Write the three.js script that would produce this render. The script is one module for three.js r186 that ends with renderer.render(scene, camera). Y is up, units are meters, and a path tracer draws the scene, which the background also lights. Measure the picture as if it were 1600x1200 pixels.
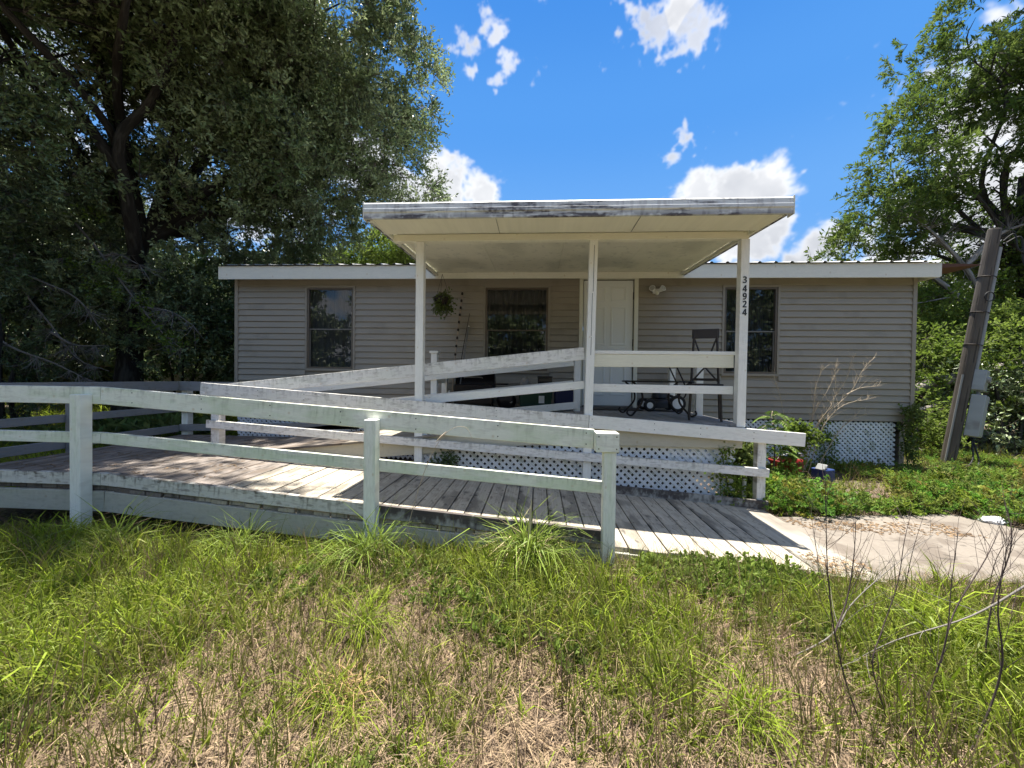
import * as THREE from 'three';
import { RoundedBoxGeometry } from 'three/addons/geometries/RoundedBoxGeometry.js';
import { TextGeometry } from 'three/addons/geometries/TextGeometry.js';
import { FontLoader } from 'three/addons/loaders/FontLoader.js';
import { mergeGeometries } from 'three/addons/utils/BufferGeometryUtils.js';

// ---------------------------------------------------------------- camera, sky, sun, exposure
const scene = new THREE.Scene();
const camera = new THREE.PerspectiveCamera(87.44, 1024 / 768, 0.05, 600);
camera.rotation.order = 'YXZ';
camera.position.set(0, 1.42, 6.653);
camera.rotation.set(-0.0148, 0.064, 0.0131);
scene.add(camera);
const renderer = new THREE.WebGLRenderer({ antialias: true });
renderer.setSize(1024, 768);
renderer.shadowMap.enabled = true;
renderer.toneMapping = THREE.LinearToneMapping;
const EXPOSURE = 2.85;
renderer.toneMappingExposure = EXPOSURE;
const SUN = new THREE.Vector3(0.03, 0.988, -0.15).normalize();
const sun = new THREE.DirectionalLight(new THREE.Color(1, 0.95, 0.86), 4.8);
sun.position.copy(SUN).multiplyScalar(60);
sun.castShadow = true;
sun.shadow.mapSize.set(4096, 4096);
Object.assign(sun.shadow.camera, { left: -30, right: 30, top: 30, bottom: -30, near: 1, far: 120 });
scene.add(sun); scene.add(sun.target);

// ---------------------------------------------------------------- random numbers and noise
function rng(seed) { let a = seed >>> 0; return () => { a = (a + 0x6D2B79F5) | 0; let t = Math.imul(a ^ (a >>> 15), 1 | a); t = (t + Math.imul(t ^ (t >>> 7), 61 | t)) ^ t; return ((t ^ (t >>> 14)) >>> 0) / 4294967296; }; }
const lerp = (a, b, t) => a + (b - a) * t, clamp = (x, a = 0, b = 1) => Math.min(b, Math.max(a, x));
const smooth = (a, b, x) => { const t = clamp((x - a) / (b - a)); return t * t * (3 - 2 * t); };
function hash3(x, y, z) { let h = Math.imul(x, 374761393) ^ Math.imul(y, 668265263) ^ Math.imul(z, 2147483647 ^ 0x1b873593); h = Math.imul(h ^ (h >>> 13), 1274126177); h ^= h >>> 16; return (h >>> 0) / 4294967296; }
const mod = (a, n) => ((a % n) + n) % n;
function pn(x, y, px, py, s = 0) {                 // value noise that repeats after px, py cells
  const ix = Math.floor(x), iy = Math.floor(y), fx = x - ix, fy = y - iy, u = fx * fx * (3 - 2 * fx), v = fy * fy * (3 - 2 * fy);
  const a = mod(ix, px), b = mod(ix + 1, px), c = mod(iy, py), d = mod(iy + 1, py);
  return lerp(lerp(hash3(a, c, s), hash3(b, c, s), u), lerp(hash3(a, d, s), hash3(b, d, s), u), v);
}
function pf(x, y, px, py, oct, s = 0) { let r = 0, a = 0.5, t = 0; for (let i = 0; i < oct; i++) { r += a * pn(x, y, px, py, s + i); t += a; x *= 2; y *= 2; px *= 2; py *= 2; a *= 0.5; } return r / t; }
function n3(x, y, z, s = 0) {
  const ix = Math.floor(x), iy = Math.floor(y), iz = Math.floor(z), fx = x - ix, fy = y - iy, fz = z - iz, u = fx * fx * (3 - 2 * fx), v = fy * fy * (3 - 2 * fy), w = fz * fz * (3 - 2 * fz), q = s * 57;
  const l = (k) => lerp(lerp(hash3(ix + q, iy, k), hash3(ix + 1 + q, iy, k), u), lerp(hash3(ix + q, iy + 1, k), hash3(ix + 1 + q, iy + 1, k), u), v);
  return lerp(l(iz), l(iz + 1), w);
}
function f3(x, y, z, oct, s = 0) { let r = 0, a = 0.5, t = 0; for (let i = 0; i < oct; i++) { r += a * n3(x, y, z, s + i); t += a; x *= 2.03; y *= 2.03; z *= 2.03; a *= 0.5; } return r / t; }

// ---------------------------------------------------------------- the sky: clear deep blue with scattered cumulus
{
  const W = 3072, H = 1536, data = new Float32Array(W * H * 4), D = Math.PI / 180;
  const stops = [[0, .46, .66, .95], [8, .29, .56, .97], [20, .165, .44, .95], [32, .105, .365, .91], [45, .070, .30, .85], [65, .052, .25, .76], [90, .045, .23, .72]];
  // cumulus clumps: azimuth from the north (degrees), elevation, radius, weight
  const clumps = [[-10.7, 39.1, 1.5, 1], [-7.9, 40.6, 1.3, 1], [-6.8, 39.9, 1.2, .95], [-5.0, 38.3, 1.4, 1], [-9.8, 37.1, 1.2, .95], [-6.4, 36.2, 1.1, .8], [-6.8, 35.0, .8, .75], [-1.3, 36.3, .9, .9], [15.4, 40.0, 2.2, 1], [17.8, 40.8, 2.4, 1.1], [19.8, 39.2, 2.0, 1], [22.2, 37.3, 1.6, .95], [20.5, 37.6, 1.2, .9], [19, 43, 3.4, 1.1], [11.4, 41.8, .8, .8],
    [19.2, 28.5, 1.5, 1], [17.8, 27.1, 1.3, .95], [20.7, 22.2, 3.2, 1.3], [25, 22.0, 3.6, 1.3], [28.4, 21.6, 3.4, 1.3], [29.4, 17.6, 3.2, 1.2], [33, 14.0, 4.2, 1.1], [27, 17, 4, 1.3], [-13.5, 24.2, 4.6, 1.3], [-8.8, 24.2, 3.3, 1.3], [-18.5, 22.5, 4.8, 1.3], [-23, 26, 4, 1.1], [46, 24, 6.5, 1.1], [47, 16, 8, 1.2], [40, 11, 6, 1.1], [31.8, 23, .5, .7], [-50, 28, 4.5, .95], [-44, 31, 3, .9], [-35, 20, 6, 1.0]];
  const cs = clumps.map(([a, e, r, w]) => [Math.sin(a * D) * Math.cos(e * D), Math.sin(e * D), -Math.cos(a * D) * Math.cos(e * D), r * D, w]);
  for (let j = 0; j < H; j++) {
    const el = ((j + 0.5) / H - 0.5) * Math.PI, y = Math.sin(el), c = Math.cos(el), deg = el / D;
    let k = 0; while (k < stops.length - 2 && stops[k + 1][0] < deg) k++;
    const t = smooth(stops[k][0], stops[k + 1][0], Math.max(0, deg)), base = [1, 2, 3].map((q) => lerp(stops[k][q], stops[k + 1][q], t));
    for (let i = 0; i < W; i++) {
      const o = (j * W + i) * 4; data[o + 3] = 1;
      if (deg < -1) { data[o] = .16 / EXPOSURE; data[o + 1] = .17 / EXPOSURE; data[o + 2] = .11 / EXPOSURE; continue; }
      const az = ((i + 0.5) / W - 0.5) * 2 * Math.PI, x = Math.cos(az) * c, z = Math.sin(az) * c;
      // scattered cumulus outside the view, cover raised to brighten shade; thicker low down
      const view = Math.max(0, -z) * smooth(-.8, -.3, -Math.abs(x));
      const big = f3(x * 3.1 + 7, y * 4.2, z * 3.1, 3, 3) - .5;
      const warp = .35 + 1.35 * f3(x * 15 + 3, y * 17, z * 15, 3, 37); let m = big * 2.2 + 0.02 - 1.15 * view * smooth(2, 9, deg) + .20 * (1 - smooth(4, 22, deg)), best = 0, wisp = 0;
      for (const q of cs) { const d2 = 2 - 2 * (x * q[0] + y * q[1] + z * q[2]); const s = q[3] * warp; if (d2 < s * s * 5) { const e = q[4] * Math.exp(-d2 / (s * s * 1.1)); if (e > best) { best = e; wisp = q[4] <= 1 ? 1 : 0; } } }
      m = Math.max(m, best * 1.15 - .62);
      let r = base[0], g = base[1], b = base[2];
      if (m > -0.55) {
        const w1 = f3(x * 9, y * 9, z * 9, 2, 11) - .5;
        const det = f3(x * 26 + w1 * 2, y * 30 + w1 * 2, z * 26, 6, 17) - .5;
        const d2 = f3(x * 75 + w1 * 4, y * 85, z * 75 + w1 * 3, 4, 29) - .5, v = m + det * (1.45 + .9 * wisp) + d2 * (.7 + 1.1 * wisp), a = (.97 - .12 * wisp) * smooth(-.10 - .05 * wisp, .52 + .16 * wisp, v);
        const shade = clamp(.76 + .45 * (f3(x * 13, y * 13 - .25, z * 13, 5, 23) - .42) + .30 * smooth(.75, .12, v), .60, 1.06);
        const L = 1.06 * shade;
        const cool = .06 * (1.06 - shade) * 2; r = lerp(r, L * (1 - cool), a); g = lerp(g, L * (1 - cool * .4), a); b = lerp(b, L * (1 + cool), a);
      }
      data[o] = r / EXPOSURE; data[o + 1] = g / EXPOSURE; data[o + 2] = b / EXPOSURE;
    }
  }
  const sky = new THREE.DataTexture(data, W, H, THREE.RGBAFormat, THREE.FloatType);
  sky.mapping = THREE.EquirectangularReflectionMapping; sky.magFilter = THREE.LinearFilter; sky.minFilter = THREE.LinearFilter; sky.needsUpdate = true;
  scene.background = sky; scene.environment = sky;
}

// ---------------------------------------------------------------- helpers
const used = {};
function numbered(n) { used[n] = (used[n] ?? -1) + 1; return used[n] ? n + '_' + String(used[n]).padStart(3, '0') : n; }
function thing(name, label, category, [x, y, z] = [0, 0, 0], turn = 0, group) {
  const o = new THREE.Group(); o.name = numbered(name); o.position.set(x, y, z); o.rotation.y = turn;
  o.userData = { label, category }; if (group) o.userData.group = group;
  scene.add(o); return o;
}
function part(name, geo, mat, parent, extra) {
  const m = new THREE.Mesh(geo, mat); m.name = name; m.castShadow = m.receiveShadow = true;
  if (extra) Object.assign(m.userData, extra);
  parent.add(m); return m;
}
function tex(w, h, fn, linear = false) {
  const d = new Uint8Array(w * h * 4), enc = (c) => Math.round(255 * clamp(linear ? c : (c <= 0.0031308 ? c * 12.92 : 1.055 * Math.pow(c, 1 / 2.4) - 0.055)));
  for (let j = 0; j < h; j++) for (let i = 0; i < w; i++) { const p = fn((i + .5) / w, (j + .5) / h), o = (j * w + i) * 4; if (typeof p === 'number') { d[o] = d[o + 1] = d[o + 2] = enc(p); } else { d[o] = enc(p[0]); d[o + 1] = enc(p[1]); d[o + 2] = enc(p[2]); } d[o + 3] = 255; }
  const t = new THREE.DataTexture(d, w, h, THREE.RGBAFormat); t.wrapS = t.wrapT = THREE.RepeatWrapping; t.magFilter = THREE.LinearFilter; t.minFilter = THREE.LinearFilter;
  if (!linear) t.colorSpace = THREE.SRGBColorSpace; t.needsUpdate = true; return t;
}
const mix3 = (a, b, t) => [lerp(a[0], b[0], t), lerp(a[1], b[1], t), lerp(a[2], b[2], t)];
const std = (o) => new THREE.MeshStandardMaterial({ side: THREE.DoubleSide, ...o });
const rgb = (r, g, b) => new THREE.Color().setRGB(r, g, b);
const V = (x, y, z) => new THREE.Vector3(x, y, z);

const urand = rng(77);
// box with softened edges; uv: u in metres along x, v 0..1 across
function boardGeo(L, h, t, r = 0.004, uOff = urand() * 5) {
  const g = r ? new RoundedBoxGeometry(L, h, t, 1, r) : new THREE.BoxGeometry(L, h, t), p = g.attributes.position, n = g.attributes.normal, uv = g.attributes.uv;
  for (let i = 0; i < p.count; i++) {
    const ax = Math.abs(n.getX(i)), ay = Math.abs(n.getY(i)), az = Math.abs(n.getZ(i));
    if (az >= ax && az >= ay) uv.setXY(i, (p.getX(i) + L / 2 + uOff) / 2.4, p.getY(i) / h * .94 + .5);
    else if (ay >= ax) uv.setXY(i, (p.getX(i) + L / 2 + uOff) / 2.4, (p.getY(i) > 0 ? .97 : .03) + p.getZ(i) / t * .04);
    else uv.setXY(i, (p.getZ(i) + uOff * 3) / 2.4, p.getY(i) / h * .94 + .5);
  }
  return g;
}
// a board whose centre line runs from a to b; n is the way its broad side faces
function board(parent, name, a, b, h, t, mat, n = V(0, 0, 1), r = 0.004, extra) {
  const d = b.clone().sub(a), L = d.length(), x = d.normalize(), z = n.clone().addScaledVector(x, -n.dot(x)).normalize(), y = z.clone().cross(x);
  const m = part(name, boardGeo(L, h, t, r), mat, parent, extra);
  m.matrix.makeBasis(x, y, z).setPosition(a.clone().add(b).multiplyScalar(.5)); m.matrix.decompose(m.position, m.quaternion, m.scale);
  return m;
}
const UPV = V(0, 1, 0);
function box(parent, name, x0, x1, y0, y1, z0, z1, mat, r = 0.004, extra) {
  const m = part(name, boardGeo(x1 - x0, y1 - y0, z1 - z0, Math.min(r, (x1 - x0) / 3, (y1 - y0) / 3, (z1 - z0) / 3)), mat, parent, extra);
  m.position.set((x0 + x1) / 2, (y0 + y1) / 2, (z0 + z1) / 2); return m;
}
function tubeGeo(pts, radii, seg = 7, sub = 3, wob = 0, seed = 1) {   // tapered tube through points
  const c = new THREE.CatmullRomCurve3(pts.map((p) => p.isVector3 ? p : V(...p))), n = Math.max(2, (pts.length - 1) * sub), pos = [], uv = [], idx = [];
  let N = V(1, 0, 0), len = 0, prev = null; const r = rng(seed);
  for (let i = 0; i <= n; i++) {
    const t = i / n, P = c.getPoint(t), T = c.getTangent(t); if (prev) len += P.distanceTo(prev); prev = P;
    if (Math.abs(N.dot(T)) > .95) N = V(0, 0, 1); N.addScaledVector(T, -N.dot(T)).normalize(); const B = T.clone().cross(N);
    const f = t * (radii.length - 1), k = Math.min(radii.length - 2, Math.floor(f)), R = lerp(radii[k], radii[k + 1], f - k);
    for (let j = 0; j <= seg; j++) { const a = j / seg * Math.PI * 2, q = R * (1 + (j % seg ? wob * (r() - .5) : 0)); pos.push(P.x + (N.x * Math.cos(a) + B.x * Math.sin(a)) * q, P.y + (N.y * Math.cos(a) + B.y * Math.sin(a)) * q, P.z + (N.z * Math.cos(a) + B.z * Math.sin(a)) * q); uv.push(j / seg * Math.max(1, Math.round(radii[0] * 6)), len); }
  }
  for (let i = 0; i < n; i++) for (let j = 0; j < seg; j++) { const a = i * (seg + 1) + j, b = a + seg + 1; idx.push(a, a + 1, b, b, a + 1, b + 1); }
  const g = new THREE.BufferGeometry(); g.setAttribute('position', new THREE.Float32BufferAttribute(pos, 3)); g.setAttribute('uv', new THREE.Float32BufferAttribute(uv, 2)); g.setIndex(idx); g.computeVertexNormals(); return g;
}
const bar = (a, b, r, seg = 6) => tubeGeo([V(...a), V(...b)], [r, r], seg, 1);
const shift = (g, x, y, z) => (g.translate(x, y, z), g);

// ---------------------------------------------------------------- materials
// painted timber: paint tone, mildew, and grime that runs from the top edge
function paintTex(seed, paint, grime, edge, green, wear) {
  return tex(1024, 128, (u, v) => {
    const gr = pf(u * 24, v * 22, 24, 22, 3, seed), blot = pf(u * 8, v * 2, 8, 2, 4, seed + 9), fine = pf(u * 120, v * 18, 120, 18, 2, seed + 15);
    const drip = pf(u * 130, v * 1.6, 130, 2, 3, seed + 21), len = .05 + edge * .42 * Math.pow(smooth(.32, .8, drip), 2) * (.3 + 1.1 * blot), d = 1 - v;
    const top = Math.exp(-d / len) * edge * (.30 + .7 * smooth(.35, .65, pf(u * 44, v * 2, 44, 2, 3, seed + 5))), line = smooth(.955, 1, v) * edge * smooth(.35, .65, pf(u * 60, 0, 60, 2, 2, seed + 3)) * .4, low = smooth(.12, 0, v) * grime * .5 * smooth(.35, .7, pf(u * 50, v * 2, 50, 2, 3, seed + 44));
    let c = paint.map((q) => q * (0.93 + .10 * gr + .06 * (fine - .5)));
    c = mix3(c, [paint[0] * .70, paint[1] * .80, paint[2] * .62], clamp(green * smooth(.38, .72, blot) * (0.45 + .75 * drip)));
    c = mix3(c, [.125, .105, .085], clamp(top * .52 + line + low + grime * smooth(.56, .80, pf(u * 40, v * 5, 40, 5, 4, seed + 31)) * .75));
    c = mix3(c, [.30, .26, .21], wear * smooth(.60, .70, pf(u * 34, v * 9, 34, 9, 3, seed + 51)));
    const kx = mod(u * 3 + seed * .37, 1) - .5, kv = v - .5 - .3 * Math.sin(Math.floor(u * 3 + seed * .37) * 2.4 + seed), kn = Math.sqrt(kx * kx * 5200 + kv * kv * 190);
    c = mix3(c, [paint[0] * .72, paint[1] * .62, paint[2] * .50], .55 * smooth(1.4, .5, kn));
    return c;
  });
}
const grainBump = tex(512, 128, (u, v) => .5 + .35 * (pf(u * 8, v * 40, 8, 40, 3, 4) - .5) + .3 * (pf(u * 60, v * 16, 60, 16, 2, 8) - .5), true);
const paintMat = (seed, paint, grime, edge, green, wear, rough = .62) => std({ map: paintTex(seed, paint, grime, edge, green, wear), bumpMap: grainBump, bumpScale: .0015, roughness: rough });
const M = {};
M.rail = [1, 2, 3].map((s) => paintMat(s * 13, [.83, .84, .745], .16, .85, .62, .12));        // mildewed front rails
M.railClean = [1, 2].map((s) => paintMat(s * 17 + 4, [.85, .835, .785], .06, .22, .14, .10));   // fresher paint near the porch
M.railDirty = [1, 2].map((s) => paintMat(s * 23 + 5, [.79, .77, .73], .40, 1.05, .2, .25));  // inner rails, black streaks
M.kick = [1, 2].map((s) => std({ map: tex(1024, 128, (u, v) => { const a = pf(u * 10, v * 1.2, 10, 2, 4, s * 29), b = pf(u * 90, v * 2.5, 90, 3, 3, s * 29 + 5), g = pf(u * 20, v * 30, 20, 30, 3, s * 29 + 9), pale = smooth(.42, .76, a * .55 + b * .45 + .16 * (.5 - v)); return mix3([.075, .062, .056].map((k) => k * (.6 + .8 * g)), [.50, .49, .44], pale * .7); }), bumpMap: grainBump, bumpScale: .002, roughness: .8 }));          // kick boards, nearly bare
M.kickPale = paintMat(118, [.66, .64, .585], .75, 1.9, .2, .35);
M.post = [1, 2].map((s) => paintMat(s * 31 + 2, [.83, .845, .765], .13, .25, .45, .10));
M.postClean = paintMat(94, [.86, .85, .80], .04, .12, .06, .06);
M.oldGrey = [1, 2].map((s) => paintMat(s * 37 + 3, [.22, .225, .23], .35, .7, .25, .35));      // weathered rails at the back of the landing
M.tan = paintMat(55, [.50, .46, .36], .10, .1, .1, .05);
M.rim = paintMat(57, [.46, .45, .38], .25, .55, .25, .2);
M.cream = paintMat(61, [.80, .77, .62], .03, .05, .04, .02);
M.trimWhite = paintMat(63, [.72, .71, .63], .03, .04, .06, .02);
M.trimCream = paintMat(67, [.70, .69, .58], .03, .04, .05, .02);
function deckTex(seed, c0, dark, leaf) {
  return tex(1024, 128, (u, v) => {
    const g = pf(u * 6, v * 30, 6, 30, 4, seed), b = pf(u * 9, v * 1.4, 9, 2, 4, seed + 7), st = pf(u * 40, v * 5, 40, 5, 3, seed + 13), e = Math.min(v, 1 - v);
    let c = c0.map((q) => q * (.66 + .5 * g));
    c = mix3(c, [.055, .048, .040], clamp(dark * (smooth(.50, .74, b) * .8 + smooth(.62, .8, st) * .55 + smooth(.10, .0, e) * .5)));
    c = mix3(c, [.13, .10, .075], leaf * smooth(.45, .7, pf(u * 16, v * 3, 16, 3, 4, seed + 3)));
    return c;
  });
}
M.deck = [1, 2, 3].map((s) => std({ map: deckTex(s * 41, [.46, .405, .32], .42 + .2 * s, .25), bumpMap: grainBump, bumpScale: .003, roughness: .82 }));
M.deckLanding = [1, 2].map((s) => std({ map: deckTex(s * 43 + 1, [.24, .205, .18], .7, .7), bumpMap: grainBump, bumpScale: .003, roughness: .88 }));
M.deckPorch = [1, 2].map((s) => std({ map: deckTex(s * 47 + 2, [.30, .29, .28], .35, .15), bumpMap: grainBump, bumpScale: .002, roughness: .8 }));
M.plywood = std({ map: deckTex(331, [.36, .325, .27], .40, .35), bumpMap: grainBump, bumpScale: .002, roughness: .85 });
M.siding = std({ map: tex(512, 512, (u, v) => { const a = pf(u * 3, v * 3, 3, 3, 4, 71), b = pf(u * 14, v * 90, 14, 90, 2, 75), d = smooth(.56, .8, pf(u * 5, v * 2, 5, 2, 5, 79)); const k = .93 + .13 * a + .03 * (b - .5); return mix3([.295 * k, .262 * k, .208 * k], [.19, .168, .13], .34 * d); }), roughness: .55 });
M.sidingTrim = std({ color: rgb(.275, .245, .197), roughness: .55 });
M.bronze = std({ color: rgb(.13, .105, .08), roughness: .45, metalness: .3 });
M.sash = std({ color: rgb(.20, .19, .175), roughness: .4, metalness: .5 });
M.pane = new THREE.MeshPhysicalMaterial({ color: rgb(.82, .86, .88), transmission: 1, thickness: 0, roughness: 0.015, ior: 1.62, side: THREE.DoubleSide });
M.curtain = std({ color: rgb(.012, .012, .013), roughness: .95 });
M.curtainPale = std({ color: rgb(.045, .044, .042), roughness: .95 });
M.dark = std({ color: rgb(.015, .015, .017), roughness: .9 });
M.door = std({ color: rgb(.72, .74, .71), roughness: .45 });
M.metalRoof = std({ color: rgb(.42, .42, .41), roughness: .45, metalness: .6 });
M.rust = std({ color: rgb(.10, .045, .03), roughness: .9 });
M.brass = std({ color: rgb(.45, .40, .30), roughness: .35, metalness: .9 });
M.gutter = std({ map: tex(1024, 128, (u, v) => {
  const s = smooth(.50, .63, pf(u * 16, v * 7, 16, 7, 5, 91) * .6 + .4 * pf(u * 6, v, 6, 1, 3, 96)) * (.30 + 1.1 * pf(u * 150, v * 14, 150, 14, 2, 97)), low = smooth(.42, .05, v) * smooth(.25, .5, pf(u * 60, v * 3, 60, 3, 3, 98)), dr = smooth(.55, .75, pf(u * 130, v * 1.3, 130, 2, 2, 99));
  return mix3([.66, .67, .66], [.085, .075, .08], clamp(s * .8 * smooth(.02, .14, u) * smooth(.99, .8, u) + low * .55 + dr * .22)); }), roughness: .55 });
M.ceiling = std({ map: tex(512, 512, (u, v) => { const m = pf(u * 4, v * 3, 4, 3, 5, 111), sp = smooth(.66, .8, pf(u * 40, v * 40, 40, 40, 2, 117)); return mix3([.80, .77, .63], [.36, .36, .29], clamp(.42 * smooth(.48, .75, m) + .25 * sp)); }), roughness: .6 });
M.lattice = std({ map: tex(512, 64, (u, v) => { const m = pf(u * 12, v * 2, 12, 2, 4, 121); return mix3([.74, .76, .79], [.30, .33, .24], .7 * smooth(.52, .8, m)); }), roughness: .5 });
M.bark = std({ map: tex(512, 512, (u, v) => { const a = pf(u * 14, v * 4, 14, 4, 4, 131), b = pf(u * 3, v * 3, 3, 3, 4, 137); return mix3([.028, .024, .020], [.085, .078, .066], smooth(.35, .7, a) * (.4 + .8 * b)); }), bumpMap: tex(512, 512, (u, v) => pf(u * 14, v * 4, 14, 4, 5, 131), true), bumpScale: .03, roughness: .95 });
M.barkGrey = std({ map: tex(512, 512, (u, v) => { const a = pf(u * 10, v * 3, 10, 3, 5, 141), b = pf(u * 4, v * 4, 4, 4, 4, 147); return mix3([.09, .08, .07], [.34, .31, .27], smooth(.3, .7, a) * (.5 + .6 * b)); }), bumpMap: tex(256, 256, (u, v) => pf(u * 10, v * 3, 10, 3, 5, 141), true), bumpScale: .02, roughness: .95 });
M.pole = std({ map: tex(512, 512, (u, v) => { const a = pf(u * 34, v * 2, 34, 2, 4, 151), b = pf(u * 3, v * 6, 3, 6, 3, 157), cr = smooth(.66, .72, pf(u * 26, v * 1.2, 26, 2, 2, 159)); return mix3(mix3([.060, .050, .041], [.145, .123, .100], a * .6 + b * .5), [.03, .025, .02], cr * .8); }), bumpMap: tex(256, 256, (u, v) => pf(u * 34, v * 2, 34, 2, 4, 151), true), bumpScale: .01, roughness: .9 });
M.twig = std({ color: rgb(.10, .085, .07), roughness: .95 });
M.twigDark = std({ color: rgb(.075, .052, .048), roughness: .9 });
M.twigTan = std({ color: rgb(.46, .37, .26), roughness: .9 });
M.twigGrey = std({ color: rgb(.20, .18, .16), roughness: .95 });
M.galv = std({ map: tex(256, 256, (u, v) => { const k = .9 + .2 * pf(u * 6, v * 6, 6, 6, 4, 161); return mix3([.36 * k, .39 * k, .40 * k], [.2, .18, .15], .5 * smooth(.62, .8, pf(u * 9, v * 4, 9, 4, 4, 165))); }), roughness: .5, metalness: .25 });
M.pipe = std({ color: rgb(.27, .275, .27), roughness: .5 });
M.blackPaint = std({ color: rgb(.012, .012, .013), roughness: .5 });
M.blackCable = std({ color: rgb(.012, .012, .012), roughness: .7 });
M.chair = std({ color: rgb(.045, .036, .030), roughness: .55, metalness: .2 });
M.iron = std({ color: rgb(.030, .022, .018), roughness: .6, metalness: .4 });
M.glassTop = new THREE.MeshPhysicalMaterial({ color: rgb(.7, .8, .78), transmission: 1, thickness: 0, roughness: .05, side: THREE.DoubleSide });
M.white = std({ color: rgb(.78, .78, .76), roughness: .5 });
M.greenTub = std({ color: rgb(.012, .05, .028), roughness: .5 });
M.blueTub = std({ color: rgb(.010, .016, .07), roughness: .5 });
M.red = std({ color: rgb(.24, .018, .016), roughness: .5 });
M.blueBright = std({ color: rgb(.018, .04, .14), roughness: .45 });
M.rubber = std({ color: rgb(.015, .015, .015), roughness: .85 });
M.lid = std({ color: rgb(.022, .016, .017), roughness: .4, metalness: .3 });
M.mat = std({ color: rgb(.05, .045, .04), roughness: 1, bumpMap: tex(256, 256, (u, v) => pf(u * 60, v * 60, 60, 60, 2, 171), true), bumpScale: .006 });
M.concrete = std({ map: tex(1024, 1024, (u, v) => {
  const a = pf(u * 4, v * 4, 4, 4, 5, 181), b = pf(u * 90, v * 90, 90, 90, 2, 187), s = smooth(.58, .72, pf(u * 7, v * 7, 7, 7, 5, 191)), k = .78 + .35 * a + .16 * (b - .5);
  const ck = smooth(.012, .002, Math.abs(pf(u * 3 + .03 * b, v * 3, 3, 3, 4, 199) - .5)); return mix3(mix3([.215 * k, .185 * k, .152 * k], [.10, .078, .06], .6 * s), [.03, .025, .02], ck * .45); }), bumpMap: tex(512, 512, (u, v) => .5 * pf(u * 60, v * 60, 60, 60, 3, 195) + .5 * pf(u * 8, v * 8, 8, 8, 4, 197), true), bumpScale: .006, roughness: .95 });
const foil = (r, g, b, rough = .55) => std({ color: rgb(r, g, b), roughness: rough });
const leafy = (r, g, b, tr = .4) => new THREE.MeshPhysicalMaterial({ color: rgb(r, g, b), transmission: tr, thickness: 0, roughness: 1, specularIntensity: .25, side: THREE.DoubleSide });
M.oakLeaf = std({ color: rgb(1, 1, 1), roughness: .40 });
M.leaf = leafy(1, 1, 1, .42);
M.grass = leafy(1, 1, 1, .40);
M.straw = std({ color: rgb(1, 1, 1), roughness: .9 });

// ---------------------------------------------------------------- ground
const slabPoly = [[2.30, 2.50], [4.30, 2.20], [4.55, 2.55], [5.3, 3.6], [4.0, 3.62], [2.36, 3.72]];
const inPoly = (x, z, poly) => { let c = false; for (let i = 0, j = poly.length - 1; i < poly.length; j = i++) { const [xi, zi] = poly[i], [xj, zj] = poly[j]; if ((zi > z) !== (zj > z) && x < (xj - xi) * (z - zi) / (zj - zi) + xi) c = !c; } return c; };
function groundY(x, z) {
  const near = smooth(7, 3.5, Math.hypot(x * .6, z - 4.4));
  let y = .02 + .05 * (f3(x * .55, 0, z * .55, 3, 41) - .5) + near * .05 * (f3(x * 1.9, 3, z * 1.9, 3, 43) - .45) + .055 * smooth(3.2, 3.9, z) * smooth(1.9, .9, x) * smooth(5.4, 4.2, z);
  y += .03 * smooth(2.3, 1.2, z) * smooth(2.5, 3.4, x) * smooth(-1.5, .5, z);
  if (x > 1.9 && x < 5.6 && z > 2.1 && z < 4.0) y = Math.min(y, .030);
  return y;
}
{
  const N = 170, pos = [], uv = [], col = [], idx = [], sp = (t) => Math.sinh(t * 4.2) / Math.sinh(4.2) * 130;
  for (let j = 0; j <= N; j++) for (let i = 0; i <= N; i++) {
    const x = sp(i / N * 2 - 1), z = 4 + sp(j / N * 2 - 1); pos.push(x, groundY(x, z), z); uv.push(x / 1.9, z / 1.9);
    const w = f3(x * .8, 5, z * .8, 3, 47), k = .75 + .5 * w; col.push(k, k * lerp(.97, 1.05, w), k);
  }
  for (let j = 0; j < N; j++) for (let i = 0; i < N; i++) { const a = j * (N + 1) + i, b = a + N + 1; idx.push(a, b, a + 1, a + 1, b, b + 1); }
  const g = new THREE.BufferGeometry(); g.setAttribute('position', new THREE.Float32BufferAttribute(pos, 3)); g.setAttribute('uv', new THREE.Float32BufferAttribute(uv, 2)); g.setAttribute('color', new THREE.Float32BufferAttribute(col, 3)); g.setIndex(idx); g.computeVertexNormals();
  const soil = tex(1024, 1024, (u, v) => { const a = pf(u * 6, v * 6, 6, 6, 5, 201), b = pf(u * 70, v * 70, 70, 70, 3, 205), s = pf(u * 110, v * 90, 110, 90, 3, 209), k = .6 + .9 * b; return mix3(mix3([.085 * k, .062 * k, .046 * k], [.17 * k, .128 * k, .088 * k], smooth(.45, .7, s)), [.055, .06, .025], .4 * smooth(.5, .72, a)); });
  const m = part('ground', g, std({ map: soil, vertexColors: true, roughness: 1, bumpMap: tex(512, 512, (u, v) => pf(u * 70, v * 70, 70, 70, 3, 205), true), bumpScale: .02 }), scene, { kind: 'structure', label: 'dry soil yard with straw and thin grass', category: 'ground' });
  m.castShadow = false;
}
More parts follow.
